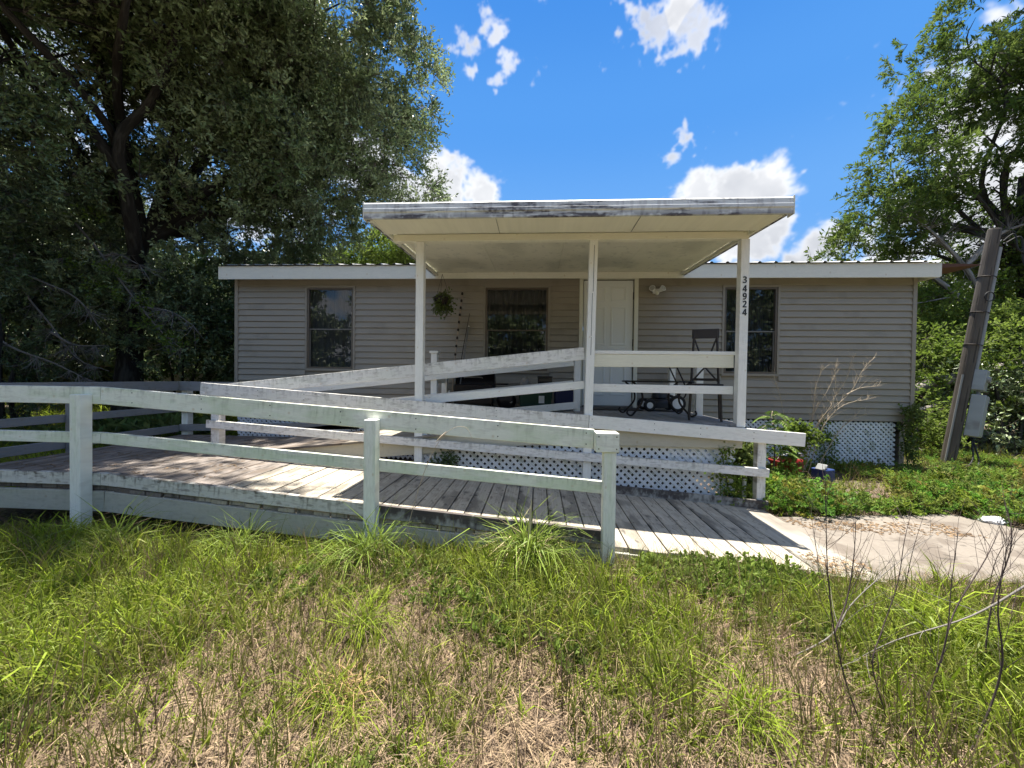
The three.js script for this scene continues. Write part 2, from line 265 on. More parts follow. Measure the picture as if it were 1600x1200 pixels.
{ // concrete path at the foot of the ramp
  const s = new THREE.Shape(slabPoly.map(([x, z]) => { return new THREE.Vector2(x, -z); }));
  const g = new THREE.ExtrudeGeometry(s, { depth: .07, bevelEnabled: true, bevelSize: .012, bevelThickness: .012, bevelSegments: 2 }); g.rotateX(-Math.PI / 2); g.translate(0, -.022, 0);
  const p = g.attributes.position, uv = g.attributes.uv; for (let i = 0; i < p.count; i++) uv.setXY(i, p.getX(i) / 1.6, p.getZ(i) / 1.6);
  part('concrete_path', g, M.concrete, scene, { kind: 'structure', label: 'pale worn concrete path slab at the foot of the ramp', category: 'path' });
}

// ---------------------------------------------------------------- the mobile home
const HX0 = -5.239, HX1 = 5.848, HB = .815, LAP = .1016, HD = -7.4;
const home = thing('mobile_home', 'beige vinyl sided mobile home with lattice skirting behind the porch and ramp', 'mobile home');
const WIN = [[-3.948, -3.138], [-.884, .154], [2.961, 3.779]], WY0 = 1.54, WY1 = 2.915, DOOR = [.66, 1.605];
{
  const courseGeo = {};
  const course = (x0, x1, y, h) => {
    const L = x1 - x0, off = urand() * 3, zb = .023, zt = .003, pos = [], uv = [], quad = (a, b, c, d) => { for (const p of [a, b, c, a, c, d]) { pos.push(...p); uv.push((p[0] + x0 + off) / 1.5, (p[1] + off * 7) / 1.5); } };
    const H2 = h - .0025;
    quad([0, .006, zb], [L, .006, zb], [L, H2, zt], [0, H2, zt]); quad([0, 0, zb - .005], [L, 0, zb - .005], [L, .006, zb], [0, .006, zb]); quad([0, 0, 0], [L, 0, 0], [L, 0, zb - .005], [0, 0, zb - .005]); quad([0, H2, zt], [L, H2, zt], [L, h + .004, 0], [0, h + .004, 0]);
    const g = new THREE.BufferGeometry(); g.setAttribute('position', new THREE.Float32BufferAttribute(pos, 3)); g.setAttribute('uv', new THREE.Float32BufferAttribute(uv, 2)); g.computeVertexNormals();
    const m = part('siding_course', g, M.siding, home); m.position.set(x0, y, 0); return m;
  };
  const xl = HX0 + .06, xr = HX1 - .06;
  for (let k = 0; k < 22; k++) {
    const y = HB + k * LAP, y1 = y + LAP; let cuts = [DOOR];
    if (y1 > WY0 - .03 && y < WY1 + .02) cuts = [...WIN.map(([a, b]) => [a - .035, b + .035]), DOOR].sort((a, b) => a[0] - b[0]);
    let x = xl; const run = (a, b) => { if (b - a > 2.3) { const c = a + (b - a) * (.25 + .5 * urand()); course(a, c, y, LAP); course(c - .02, b, y, LAP).position.z = .0018; } else course(a, b, y, LAP); }; for (const [a, b] of cuts) { run(x, a); x = b; } run(x, xr);
  }
  // plain top board below the eave
  for (const [a, b] of [[xl, DOOR[0]], [DOOR[1], xr]]) box(home, 'frieze_board', a, b, HB + 22 * LAP, 3.10, -.004, .010, M.sidingTrim, .002);
  for (const [a, b] of [[HX0, xl], [xr, HX1]]) box(home, 'corner_trim', a, b, HB - .02, 3.08, -.04, .030, M.sidingTrim, .004);
  // wall sheathing behind the vinyl, with the openings left out
  const wall = new THREE.Shape([[HX0 + .02, HB], [HX1 - .02, HB], [HX1 - .02, 3.1], [HX0 + .02, 3.1]].map((p) => new THREE.Vector2(...p)));
  for (const [a, b] of WIN) wall.holes.push(new THREE.Path([[a, WY0], [a, WY1], [b, WY1], [b, WY0]].map((p) => new THREE.Vector2(...p))));
  wall.holes.push(new THREE.Path([[.72, .97], [.72, 3.045], [1.545, 3.045], [1.545, .97]].map((p) => new THREE.Vector2(...p))));
  const wg = new THREE.ExtrudeGeometry(wall, { depth: .09, bevelEnabled: false }); wg.translate(0, 0, -.096); part('wall', wg, M.sidingTrim, home);
  box(home, 'wall', HX0 + .02, HX0 + .1, .02, 3.1, HD, -.1, M.sidingTrim); box(home, 'wall', HX1 - .1, HX1 - .02, .02, 3.1, HD, -.1, M.sidingTrim); box(home, 'wall', HX0 + .02, HX1 - .02, .02, 3.1, HD - .1, HD, M.sidingTrim);
  box(home, 'floor_frame', HX0 + .1, HX1 - .1, .66, .80, HD, -.06, M.dark);
  // windows
  WIN.forEach(([a, b], i) => {
    const w = new THREE.Group(); w.name = 'window'; home.add(w);
    const fr = (x0, x1, y0, y1, z0, z1, m, n) => box(w, n, x0, x1, y0, y1, z0, z1, m, .003);
    fr(a - .035, b + .035, WY1, WY1 + .035, -.01, .030, M.sidingTrim, 'casing'); fr(a - .035, b + .035, WY0 - .04, WY0, -.01, .032, M.sidingTrim, 'casing'); fr(a - .035, a, WY0, WY1, -.01, .028, M.sidingTrim, 'casing'); fr(b, b + .035, WY0, WY1, -.01, .028, M.sidingTrim, 'casing');
    const t = .032; fr(a, b, WY1 - t, WY1, -.05, .016, M.bronze, 'frame'); fr(a, b, WY0, WY0 + t, -.05, .018, M.bronze, 'frame'); fr(a, a + t, WY0 + t, WY1 - t, -.05, .014, M.bronze, 'frame'); fr(b - t, b, WY0 + t, WY1 - t, -.05, .014, M.bronze, 'frame');
    const ym = 2.212; fr(a + t, b - t, ym - .009, ym + .009, -.035, .004, i === 1 ? M.bronze : M.sash, 'meeting_rail'); fr(a + t, a + t + .014, WY0 + t, ym - .014, -.034, -.004, M.sash, 'sash_edge'); fr(b - t - .014, b - t, WY0 + t, ym - .014, -.034, -.004, M.sash, 'sash_edge');
    const pane = (y0, y1, z) => { const g = new THREE.PlaneGeometry(b - a - 2 * t, y1 - y0); g.translate((a + b) / 2, (y0 + y1) / 2, z); part('pane', g, M.pane, w); };
    pane(ym, WY1 - t, -.014); pane(WY0 + t, ym, -.026);
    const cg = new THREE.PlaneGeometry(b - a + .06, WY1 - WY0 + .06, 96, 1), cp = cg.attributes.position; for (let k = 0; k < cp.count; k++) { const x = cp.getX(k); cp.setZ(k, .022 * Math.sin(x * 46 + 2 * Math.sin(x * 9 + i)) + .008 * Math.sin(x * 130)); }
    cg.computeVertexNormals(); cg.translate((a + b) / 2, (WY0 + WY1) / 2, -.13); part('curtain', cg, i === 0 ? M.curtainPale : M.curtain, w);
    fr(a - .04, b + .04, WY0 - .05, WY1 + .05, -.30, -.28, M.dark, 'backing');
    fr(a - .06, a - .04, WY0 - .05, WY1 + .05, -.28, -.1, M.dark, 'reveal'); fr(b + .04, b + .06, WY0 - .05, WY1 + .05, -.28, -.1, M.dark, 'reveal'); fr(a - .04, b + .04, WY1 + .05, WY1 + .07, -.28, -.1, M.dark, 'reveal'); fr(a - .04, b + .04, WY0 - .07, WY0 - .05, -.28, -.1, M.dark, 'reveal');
  });
  // front door with its casing
  box(home, 'door_casing', DOOR[0], .722, .965, 3.045, -.02, .030, M.trimCream); box(home, 'door_casing', 1.543, DOOR[1], .965, 3.045, -.02, .030, M.trimCream); box(home, 'door_casing', DOOR[0], DOOR[1], 3.045, 3.095, -.02, .032, M.trimCream);
  const door = new THREE.Group(); door.name = 'door'; home.add(door);
  box(door, 'door_leaf', .735, 1.53, .992, 3.03, -.05, -.008, M.door, .003);
  const dp = (x0, x1, y0, y1) => { const s = new THREE.Shape([[x0, y0], [x1, y0], [x1, y1], [x0, y1]].map((p) => new THREE.Vector2(...p))); s.holes.push(new THREE.Path([[x0 + .022, y0 + .022], [x0 + .022, y1 - .022], [x1 - .022, y1 - .022], [x1 - .022, y0 + .022]].map((p) => new THREE.Vector2(...p)))); const g = new THREE.ExtrudeGeometry(s, { depth: .004, bevelEnabled: true, bevelSize: .005, bevelThickness: .004, bevelSegments: 1 }); g.translate(0, 0, -.008); part('door_panel', g, M.door, door); };
  for (const [a, b] of [[.845, 1.085], [1.18, 1.42]]) { dp(a, b, 2.70, 2.92); dp(a, b, 1.98, 2.60); dp(a, b, 1.16, 1.80); }
  box(door, 'hinge', 1.526, 1.54, 2.72, 2.84, -.006, .004, M.iron, .002); box(door, 'hinge', 1.526, 1.54, 1.96, 2.08, -.006, .004, M.iron, .002); box(door, 'hinge', 1.526, 1.54, 1.12, 1.24, -.006, .004, M.iron, .002);
  const kn = new THREE.SphereGeometry(.03, 14, 10); kn.translate(.80, 1.90, .045); const ks = new THREE.CylinderGeometry(.012, .026, .05, 12); ks.rotateX(Math.PI / 2); ks.translate(.80, 1.90, .015); part('handle', mergeGeometries([kn, ks]), M.brass, door);
  box(home, 'threshold', .722, 1.543, .965, .990, -.05, .045, M.sash);
  // fascia, soffit and low metal roof
  box(home, 'fascia', -5.351, 5.965, 3.006, 3.222, .23, .25, M.trimWhite, .003);
  box(home, 'soffit', -5.351, 5.965, 3.098, 3.110, -.05, .229, M.trimWhite, .002);
  const sl = .235, rise = (z) => 3.228 + (.29 - z) * sl, roofTop = (x0, x1) => { // ribbed sheet
    const pts = []; const rib = .2286, n = Math.round((x1 - x0) / rib); for (let k = 0; k < n; k++) { const x = x0 + k * (x1 - x0) / n, w = (x1 - x0) / n; pts.push([x, 0], [x + w * .72, 0], [x + w * .78, .019], [x + w * .90, .019], [x + w * .96, 0]); } pts.push([x1, 0]);
    const pos = [], idx = []; for (const [x, y] of pts) for (const z of [.29, -3.55, -7.4]) pos.push(x, rise(z > -3.6 ? z : -3.55 - (-3.55 - z) * -1) + y, z);
    for (let k = 0; k < pts.length - 1; k++) for (let q = 0; q < 2; q++) { const a = k * 3 + q; idx.push(a, a + 3, a + 1, a + 1, a + 3, a + 4); }
    const g = new THREE.BufferGeometry(); g.setAttribute('position', new THREE.Float32BufferAttribute(pos, 3)); g.setIndex(idx); g.computeVertexNormals(); return g; };
  const roof = new THREE.Group(); roof.name = 'roof'; home.add(roof);
  for (let k = 0; k < 12; k++) part('roof_sheet', roofTop(-5.38 + k * .9475, -5.38 + (k + 1) * .9475 - .002), M.metalRoof, roof);
  const ls = new THREE.Shape([[0, 0], [.62, .045], [.62, .055], [0, .075]].map((p) => new THREE.Vector2(...p))), lsg = new THREE.ExtrudeGeometry(ls, { depth: .5, bevelEnabled: false }); lsg.translate(5.97, 3.16, -.32); part('loose_roof_edge', lsg, M.rust, roof);
  box(home, 'gable_trim', 5.965, 5.985, 3.02, 3.225, HD, .25, M.trimWhite, .003);
  // lattice skirting: each slat by itself
}
function lattice(parent, x0, x1, y0, y1, z, mat, pitch = .082) {
  const p = new THREE.Group(); p.name = 'skirting_lattice'; parent.add(p);
  const W = pitch * .40, T = .006, cache = {};
  for (const s of [1, -1]) for (let c = 0; c * pitch < (x1 - x0) + (y1 - y0); c++) {
    // line x = xc + s * (y - y0), clipped to the rectangle
    const xc = (s > 0 ? x0 - (y1 - y0) : x0) + c * pitch; let ya = y0, yb = y1;
    if (s > 0) { ya = Math.max(y0, y0 + (x0 - xc)); yb = Math.min(y1, y0 + (x1 - xc)); } else { ya = Math.max(y0, y0 + (xc - x1)); yb = Math.min(y1, y0 + (xc - x0)); }
    if (yb - ya < .03) continue;
    const L = (yb - ya) * Math.SQRT2, key = L.toFixed(3) + (c % 3), g = cache[key] ??= boardGeo(L, W, T, 0), m = part('slat', g, mat, p), ym = (ya + yb) / 2;
    m.position.set(xc + s * (ym - y0), ym, z + (s > 0 ? 0 : .0065)); m.rotation.z = s * Math.PI / 4;
  }
  return p;
}
lattice(home, -5.2, -1.34, .03, .80, -.012, M.lattice); lattice(home, 2.13, 5.60, .03, .80, -.012, M.lattice, .076);

// ---------------------------------------------------------------- the covered porch
const DECK = .9625, PF = 2.241;                     // deck level, front face of its posts
const porch = thing('covered_porch', 'white painted porch with flat roof, three posts and plank deck before the front door', 'porch');
{
  // deck planks run from the house to the front
  for (let k = 0; k < 26; k++) { const x = -1.48 + .0705 + k * .1415; if (x > 2.2) break; const zf = x < .50 ? .88 : PF - .015; board(porch, 'floor_board', V(x, DECK - .016, .03), V(x, DECK - .016, zf), .137, .030, M.deckPorch[k % 2], UPV, .004); }
  box(porch, 'rim_board', .53, 2.19, .70, DECK - .034, PF - .05, PF - .012, M.tan); box(porch, 'rim_board', 2.155, 2.19, .70, DECK - .034, .03, PF - .052, M.tan);
  for (const x of [-1.2, -.2, .8, 1.7]) box(porch, 'joist', x - .02, x + .02, .74, DECK - .034, .05, x < .5 ? .85 : PF - .06, M.tan);
  const post = (x, y0, y1, lean = 0, mat = M.postClean, z = PF) => board(porch, 'post', V(x + .0445 - lean, y0, z - .0445), V(x + .0445 + lean, y1, z - .0445), .089, .089, mat, V(0, 0, 1), .005);
  post(-1.3735, .0, 2.925, 0, M.postClean); const mid = post(.520, .0, 2.925, .022, M.postClean); post(2.1254, .93, 2.925, .004, M.postClean);
  // the long drying crack of the middle post
  for (const [y, l, dx] of [[2.62, .5, .006], [2.12, .46, 0], [1.78, .2, .002]]) { const g = new THREE.BoxGeometry(.004, l, .003); const c = part('crack', g, M.dark, porch); c.position.set(.5645 + (y - 1.46) * .015 + dx, y, PF + .0012); c.rotation.z = -.012; }
  // beam on the posts
  const slope = -.0432, ry = (z) => 2.925 + (2.874 - z) * .0432;
  box(porch, 'beam', -1.63, 2.205, 2.925, 2.925 + .075, PF - .075, PF + .012, M.cream, .004);
  // ceiling pans
  const n = 4, x0 = -1.64, x1 = 2.215;
  for (let k = 0; k < n; k++) { const a = x0 + k * (x1 - x0) / n, b = x0 + (k + 1) * (x1 - x0) / n - .002; const g = boardGeo(b - a, .05, 2.60, .003); const p = g.attributes.position, uv = g.attributes.uv; for (let i = 0; i < p.count; i++) uv.setXY(i, (p.getX(i) + a) / 2.2, p.getZ(i) / 2.2); const m = part('ceiling_panel', g, M.ceiling, porch); m.position.set((a + b) / 2, ry(1.555) + .085, 1.555); m.rotation.x = .0432; }
  // front gutter edge
  const gs = new THREE.Shape([[0, 0], [.03, 0], [.03, .05], [.042, .058], [.042, .088], [.03, .096], [.03, .138], [.018, .153], [-.02, .153], [-.02, .14], [0, .12]].map((p) => new THREE.Vector2(...p)));
  const gg = new THREE.ExtrudeGeometry(gs, { depth: 2.2557 + 1.6794, bevelEnabled: false }); { const p = gg.attributes.position, uv = gg.attributes.uv; for (let i = 0; i < p.count; i++) uv.setXY(i, p.getZ(i) / 3.94, p.getY(i) / .153); } gg.rotateY(Math.PI / 2); 
  { const g2 = gg.clone(); g2.scale(1, 1, 1); const m = part('roof_edge', g2, M.gutter, porch); m.rotation.y = 0; m.position.set(-1.6794, 2.925, 2.862); m.scale.z = -1; }
  box(porch, 'edge_cap', -1.690, -1.6790, 2.918, 3.085, 2.80, 2.90, M.trimWhite); box(porch, 'edge_cap', 2.2560, 2.267, 2.918, 3.085, 2.80, 2.90, M.trimWhite);
  for (const x of [-1.668, 2.232]) { board(porch, 'roof_side', V(x, ry(2.83) + .075, 2.83), V(x, ry(.27) + .075, .27), .15, .022, M.gutter, V(1, 0, 0), .004); board(porch, 'side_flange', V(x + (x < 0 ? .03 : -.03), ry(2.83) + .02, 2.82), V(x + (x < 0 ? .03 : -.03), ry(.27) + .02, .27), .03, .036, M.trimCream, V(1, 0, 0), .003); }
  box(porch, 'soffit_strip', -1.62, 2.2, 2.936, 2.946, PF + .20, 2.842, M.cream, .002);
  for (const x of [-.42, .93]) box(porch, 'soffit_joint', x, x + .002, 2.931, 2.9358, PF + .20, 2.842, M.dark, 0);
  { const g = boardGeo(3.85, .15, 2.56, .004); const m = part('roof_deck', g, M.metalRoof, porch); m.scale.y = .22; m.position.set(.288, ry(1.555) + .131, 1.555); m.rotation.x = .0432; }
  // front railing between the middle and right posts
  box(porch, 'handrail_cap', .58, 2.235, 1.700, 1.738, PF - .125, PF - .01 - .0895 + .02, M.railClean[0]);
  board(porch, 'rail_board', V(.60, 1.628, PF - .108), V(2.118, 1.632, PF - .108), .140, .038, M.cream); board(porch, 'rail_board', V(.60, 1.325, PF - .108), V(2.118, 1.318, PF - .108), .089, .038, M.railClean[1]);
  for (const [z, top] of [[1.30, 1.60], [.24, 1.60]]) box(porch, 'post', 2.055, 2.144, .30, top, z - .089, z, M.postClean, .005);
  for (const [z, top] of [[.90, 1.765], [.24, 1.55]]) { box(porch, 'post', -1.555, -1.466, .1, top, z - .089, z, M.postClean, .005); }
  box(porch, 'post_cap', -1.575, -1.446, 1.766, 1.80, .79, .92, M.postClean, .006);
  box(porch, 'rail_board', -1.53, -1.492, 1.33, 1.45, .252, .80, M.railClean[0]);
  lattice(porch, -1.28, 2.14, .04, .86, PF - .085, M.lattice);
  box(porch, 'lattice_batten', -1.2, 2.14, .675, .70, PF - .074, PF - .062, M.trimWhite, .003);
  // house number, one figure above the other
  const font = await new FontLoader().loadAsync('fonts/droid/droid_sans_bold.typeface.json');
  [['3', 2.492], ['4', 2.400], ['9', 2.318], ['2', 2.235], ['4', 2.150]].forEach(([ch, y], i) => { const g = new TextGeometry(ch, { font, size: .070, depth: .004, curveSegments: 6, bevelEnabled: false }); g.computeBoundingBox(); const b = g.boundingBox; g.translate(-(b.min.x + b.max.x) / 2, -(b.min.y + b.max.y) / 2, 0); g.scale(.86, 1, 1); const m = part('house_number', g, M.blackPaint, porch); m.position.set(2.170 + i * .001, y, PF + .0005); m.rotation.z = -.012; });
}

// ---------------------------------------------------------------- the wheelchair ramp
const ramp = thing('wheelchair_ramp', 'weathered white timber wheelchair ramp with switchback landing and plank rails', 'ramp');
{
  const F = (x) => .495 - .0705 * (x + 3.5), R1 = (x) => 1.0663 - .0662 * x, C1 = (x) => 1.082 - .0633 * x, A1 = (x) => 1.7176 + .1117 * x, F2 = (x) => DECK + .1117 * (x - .525);
  const ZF = (x) => 3.715 + .0256 * x, LX = -5.40, LAND = .495, ZB = .86;
  const pick = (a, k) => a[k % a.length];
  // planks of the lower ramp, each across the ramp
  let k = 0; const r = rng(5);
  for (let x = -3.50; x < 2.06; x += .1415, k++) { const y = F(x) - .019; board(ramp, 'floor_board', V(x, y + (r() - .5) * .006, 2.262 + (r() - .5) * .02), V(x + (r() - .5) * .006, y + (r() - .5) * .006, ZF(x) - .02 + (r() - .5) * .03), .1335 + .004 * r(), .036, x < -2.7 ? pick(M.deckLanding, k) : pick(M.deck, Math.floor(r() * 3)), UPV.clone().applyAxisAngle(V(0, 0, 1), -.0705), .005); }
  { const g = boardGeo(.50, 1.60, .02, .003); const m = part('threshold_plate', g, M.plywood, ramp); m.rotation.order = 'ZYX'; m.rotation.set(-Math.PI / 2, 0, -.085); m.position.set(2.14, F(2.14) - .018, 2.99); m.scale.y = 1.0; }
  // landing planks
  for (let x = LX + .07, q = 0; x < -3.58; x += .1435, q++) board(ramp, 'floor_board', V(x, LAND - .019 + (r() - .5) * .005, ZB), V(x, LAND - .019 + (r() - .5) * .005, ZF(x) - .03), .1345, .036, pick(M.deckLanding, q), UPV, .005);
  // upper ramp: sheet floor from the landing to the deck
  for (let q = 0; q < 3; q++) { const a = -3.56 + q * 1.36, b = q === 2 ? .50 : a + 1.352; board(ramp, 'floor_sheet', V(a, F2(a) - .012 + (q === 0 ? .012 : 0), (ZB + PF) / 2 + .02), V(b, F2(b) - .012, (ZB + PF) / 2 + .02), PF - ZB - .02, .020, q === 0 ? M.deckLanding[0] : M.plywood, UPV, .003); }
  // rims under the floors
  board(ramp, 'rim_board', V(-3.46, F2(-3.46) - .10, PF - .042), V(.50, F2(.50) - .125, PF - .042), .185, .038, M.tan);
  board(ramp, 'rim_board', V(-3.50, F(-3.5) - .122, ZF(-3.5) - .02), V(1.9, F(1.9) - .122, ZF(1.9) - .02), .165, .038, M.rim, V(-.0256, 0, 1)); board(ramp, 'rim_board', V(-6.3, LAND - .122, ZF(-3.5) - .02), V(-3.505, LAND - .122, ZF(-3.5) - .02), .165, .038, M.rim);
  for (const z of [2.30, 3.0]) board(ramp, 'joist', V(-3.5, F(-3.5) - .11, z), V(1.7, F(1.7) - .11, z), .14, .038, M.deckLanding[0]);
  board(ramp, 'joist', V(-3.53, .38, 2.0), V(-3.53, .38, 3.6), .16, .04, M.deckLanding[1], V(1, 0, 0));
  // front railing
  const rail = (name, x0, x1, top, z, h, t, mat, n) => board(ramp, name, V(x0, top(x0) - h / 2, z(x0) - t / 2), V(x1, top(x1) - h / 2, z(x1) - t / 2), h, t, mat, n);
  const nF = V(-.0256, 0, 1), zc = (d) => (x) => ZF(x) + d, lev = (y) => () => y, zl = (d) => () => ZF(-3.55) + d;
  rail('top_rail', -3.53, .41, C1, zc(0), .140, .038, M.rail[0], nF); rail('top_rail', -6.4, -3.535, lev(C1(-3.53)), zl(0), .140, .038, M.rail[1]);
  rail('mid_rail', -3.53, .50, (x) => C1(x) - .371, zc(0), .089, .038, M.rail[2], nF); rail('mid_rail', -6.4, -3.535, lev(C1(-3.53) - .371), zl(0), .089, .038, M.rail[0]);
  rail('kick_board', -3.53, -1.262, (x) => F(x) + .108, zc(0), .100, .038, M.kickPale, nF); rail('kick_board', -1.258, .50, (x) => F(x) + .108, zc(0), .100, .038, M.kick[0], nF); rail('kick_board', -6.4, -3.535, lev(LAND + .108), zl(0), .100, .038, M.kickPale);
  const post = (x, z, y0, y1, mat, w = .089) => board(ramp, 'post', V(x, y0, z - w / 2), V(x, y1, z - w / 2), w, w, mat, V(0, 0, 1), .006);
  post(-3.645, 3.716, -.05, 1.245, M.post[0], .092); post(-1.232, 3.775, -.05, 1.098, M.post[1]); post(.512, 3.82, -.05, .912, M.post[0], .087);
  box(ramp, 'cap_block', .412, .572, .910, 1.045, 3.690, 3.832, M.rail[1], .006);
  // nail heads, too small to pick apart
  { const ns = [], nail = (x, y, z) => { const g = new THREE.CylinderGeometry(.0045, .0045, .003, 7); g.rotateX(Math.PI / 2); g.translate(x, y, z); ns.push(g); };
    for (const [x, y] of [[.43, 1.02], [.43, .935], [.553, 1.02], [.553, .935]]) nail(x, y, 3.833);
    for (let x = -3.3; x < .4; x += .61) for (const d of [-.03, -.11]) nail(x + .05 * Math.sin(x * 9), C1(x) + d, ZF(x) + .001);
    for (let x = -3.2; x < 2.7; x += .55) for (const d of [-.035, -.10]) nail(x + .06 * Math.sin(x * 7), R1(x) + d, PF + .041);
    part('nail_heads', mergeGeometries(ns), M.iron, ramp, { kind: 'stuff' }); }
  // railing along the middle
  const zB = () => PF + .040;
  rail('top_rail', -3.87, .555, R1, zB, .140, .038, M.railDirty[1]); rail('top_rail', .560, 2.80, R1, zB, .140, .038, M.railClean[1]);
  rail('mid_rail', -3.80, 2.445, (x) => .890 - .0632 * (x + 3.777), zB, .089, .038, M.railDirty[0]);
  rail('kick_board', -3.4, 2.44, (x) => F(x) + .100 - .02 * smooth(1, 2.5, x), zB, .100, .038, M.kick[1]);
  post(-3.725, PF, .0, 1.30, M.railDirty[1], .10); post(-1.329, PF - .092, 0, .98, M.railDirty[0], .08); post(.5645, PF - .095, 0, .90, M.railDirty[1], .08); post(2.385, PF, -.03, .86, M.railDirty[0], .089);
  // upper ramp rails: front one behind the porch posts, far one near the wall
  const zA = () => PF - .091;
  rail('top_rail', -3.84, .515, A1, zA, .140, .038, M.railDirty[1]); rail('mid_rail', -1.6, .515, (x) => A1(x) - .375, zA, .089, .038, M.railClean[0]);
  const zR = () => .93;
  rail('top_rail', -3.62, .50, (x) => A1(x) - .03, zR, .14, .038, M.railClean[0]); rail('mid_rail', -3.62, .50, (x) => A1(x) - .375, zR, .089, .038, M.railClean[1]); rail('kick_board', -3.62, .56, (x) => F2(x) + .13, zR, .10, .038, M.railClean[0]);
  post(.56, .90, .1, A1(.55) - .05, M.postClean);
  // landing rails at the back and on the left side
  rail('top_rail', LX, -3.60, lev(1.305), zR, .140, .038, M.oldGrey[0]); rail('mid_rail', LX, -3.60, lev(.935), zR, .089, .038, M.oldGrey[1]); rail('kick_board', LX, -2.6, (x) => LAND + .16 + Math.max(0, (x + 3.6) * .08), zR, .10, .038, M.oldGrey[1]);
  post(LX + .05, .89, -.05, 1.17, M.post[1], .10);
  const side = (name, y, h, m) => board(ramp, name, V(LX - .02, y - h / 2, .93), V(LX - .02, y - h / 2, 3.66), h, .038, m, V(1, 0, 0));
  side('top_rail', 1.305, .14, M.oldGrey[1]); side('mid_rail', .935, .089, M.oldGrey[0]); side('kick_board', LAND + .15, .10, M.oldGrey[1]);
  post(LX + .05, 2.4, -.05, 1.17, M.oldGrey[0]); box(ramp, 'rim_board', LX, LX + .04, .30, .455, ZB, 3.6, M.rim);
  box(ramp, 'rim_board', LX, -3.6, .30, .455, ZB, ZB + .04, M.rim);
}

// ---------------------------------------------------------------- foliage building blocks
// a leafy spray along +Y: several twigs with folded two-faced leaves
function spray({ seed, twigs = 7, len = .55, per = 9, leaf = .07, wid = .03, spread = .8, droop = .25, tr = .004 }) {
  const r = rng(seed), pos = [], idx = [], tw = [];
  for (let t = 0; t < twigs; t++) {
    const az = t / twigs * 6.283 + r(), op = spread * (.15 + .85 * Math.sqrt(r())), L = len * (.6 + .5 * r()), d = V(Math.sin(op) * Math.cos(az), Math.cos(op), Math.sin(op) * Math.sin(az)), at = (s) => V(d.x * L * s, d.y * L * s - droop * L * s * s, d.z * L * s);
    tw.push(tubeGeo([at(0), at(.5), at(1)], [tr, tr * .7, tr * .35], 3, 1));
    for (let k = 0; k < per; k++) {
      const s = .18 + .82 * (k + r() * .8) / per, P = at(Math.min(1, s)), a2 = r() * 6.283, ld = V(Math.cos(a2), (r() - .35) * 1.3, Math.sin(a2)).addScaledVector(d, .8).normalize();
      const side = V(r() - .5, r() - .5, r() - .5).cross(ld).normalize(), up = side.clone().cross(ld), l = leaf * (.65 + .6 * r()), w = wid * (.7 + .5 * r()), n = pos.length / 3;
      const p = (a, b, c) => pos.push(P.x + ld.x * a + side.x * b + up.x * c, P.y + ld.y * a + side.y * b + up.y * c, P.z + ld.z * a + side.z * b + up.z * c);
      p(0, 0, 0); p(l * .5, w / 2, w * .18); p(l, 0, -w * .1); p(l * .5, -w / 2, w * .18); idx.push(n, n + 1, n + 2, n, n + 2, n + 3);
    }
  }
  const g = new THREE.BufferGeometry(); g.setAttribute('position', new THREE.Float32BufferAttribute(pos, 3)); g.setIndex(idx); const f = g.toNonIndexed(); f.computeVertexNormals();
  return { leaf: f, twig: mergeGeometries(tw) };
}
const SP = {
  oak: spray({ seed: 11, twigs: 9, per: 9, leaf: .095, wid: .042, len: .65, spread: 1.0 }), oakB: spray({ seed: 12, twigs: 8, per: 9, leaf: .09, wid: .04, len: .75, spread: .7, droop: .5 }),
  broad: spray({ seed: 13, twigs: 7, per: 8, leaf: .12, wid: .06, len: .6, spread: 1.0 }), pecan: spray({ seed: 14, twigs: 6, per: 14, leaf: .13, wid: .04, len: .75, spread: .9, droop: .5 }),
  bush: spray({ seed: 15, twigs: 8, per: 8, leaf: .09, wid: .05, len: .45, spread: 1.1 }), far: spray({ seed: 16, twigs: 9, per: 9, leaf: .30, wid: .17, len: 1.3, spread: 1.2, tr: .012 }),
  weed: spray({ seed: 17, twigs: 7, per: 16, leaf: .032, wid: .017, len: .26, spread: .8, droop: .35, tr: .0015 }), weedB: spray({ seed: 18, twigs: 6, per: 12, leaf: .04, wid: .03, len: .2, spread: .9, droop: .2, tr: .0015 }),
  ivy: spray({ seed: 19, twigs: 7, per: 7, leaf: .06, wid: .055, len: .3, spread: 1.2, tr: .002 }), big: spray({ seed: 20, twigs: 8, per: 4, leaf: .26, wid: .10, len: .45, spread: .9, droop: .4 }),
  bare: spray({ seed: 21, twigs: 6, per: 1, leaf: .02, wid: .01, len: .9, spread: .5, droop: .45, tr: .006 }),
};
const mtx = new THREE.Matrix4(), qt = new THREE.Quaternion(), qs = new THREE.Quaternion();
// places: [position, direction, scale, colour]
function scatter(name, geo, mat, places, parent, extra) {
  const m = new THREE.InstancedMesh(geo, mat, places.length); m.name = name; m.castShadow = m.receiveShadow = true; m.userData.kind = 'stuff'; if (extra) Object.assign(m.userData, extra);
  const r = rng(places.length + 3);
  places.forEach(([p, d, s, c], i) => { qt.setFromUnitVectors(UPV, d); qs.setFromAxisAngle(UPV, r() * 6.283); qt.multiply(qs); mtx.compose(p, qt, Array.isArray(s) ? V(...s) : V(s, s, s)); m.setMatrixAt(i, mtx); if (c) m.setColorAt(i, c); });
  parent.add(m); return m;
}
const tint = (r, [a, b], spread = .25) => { const t = r(), k = 1 + spread * (r() - .5) * 2; return rgb(lerp(a[0], b[0], t) * k, lerp(a[1], b[1], t) * k, lerp(a[2], b[2], t) * k); };
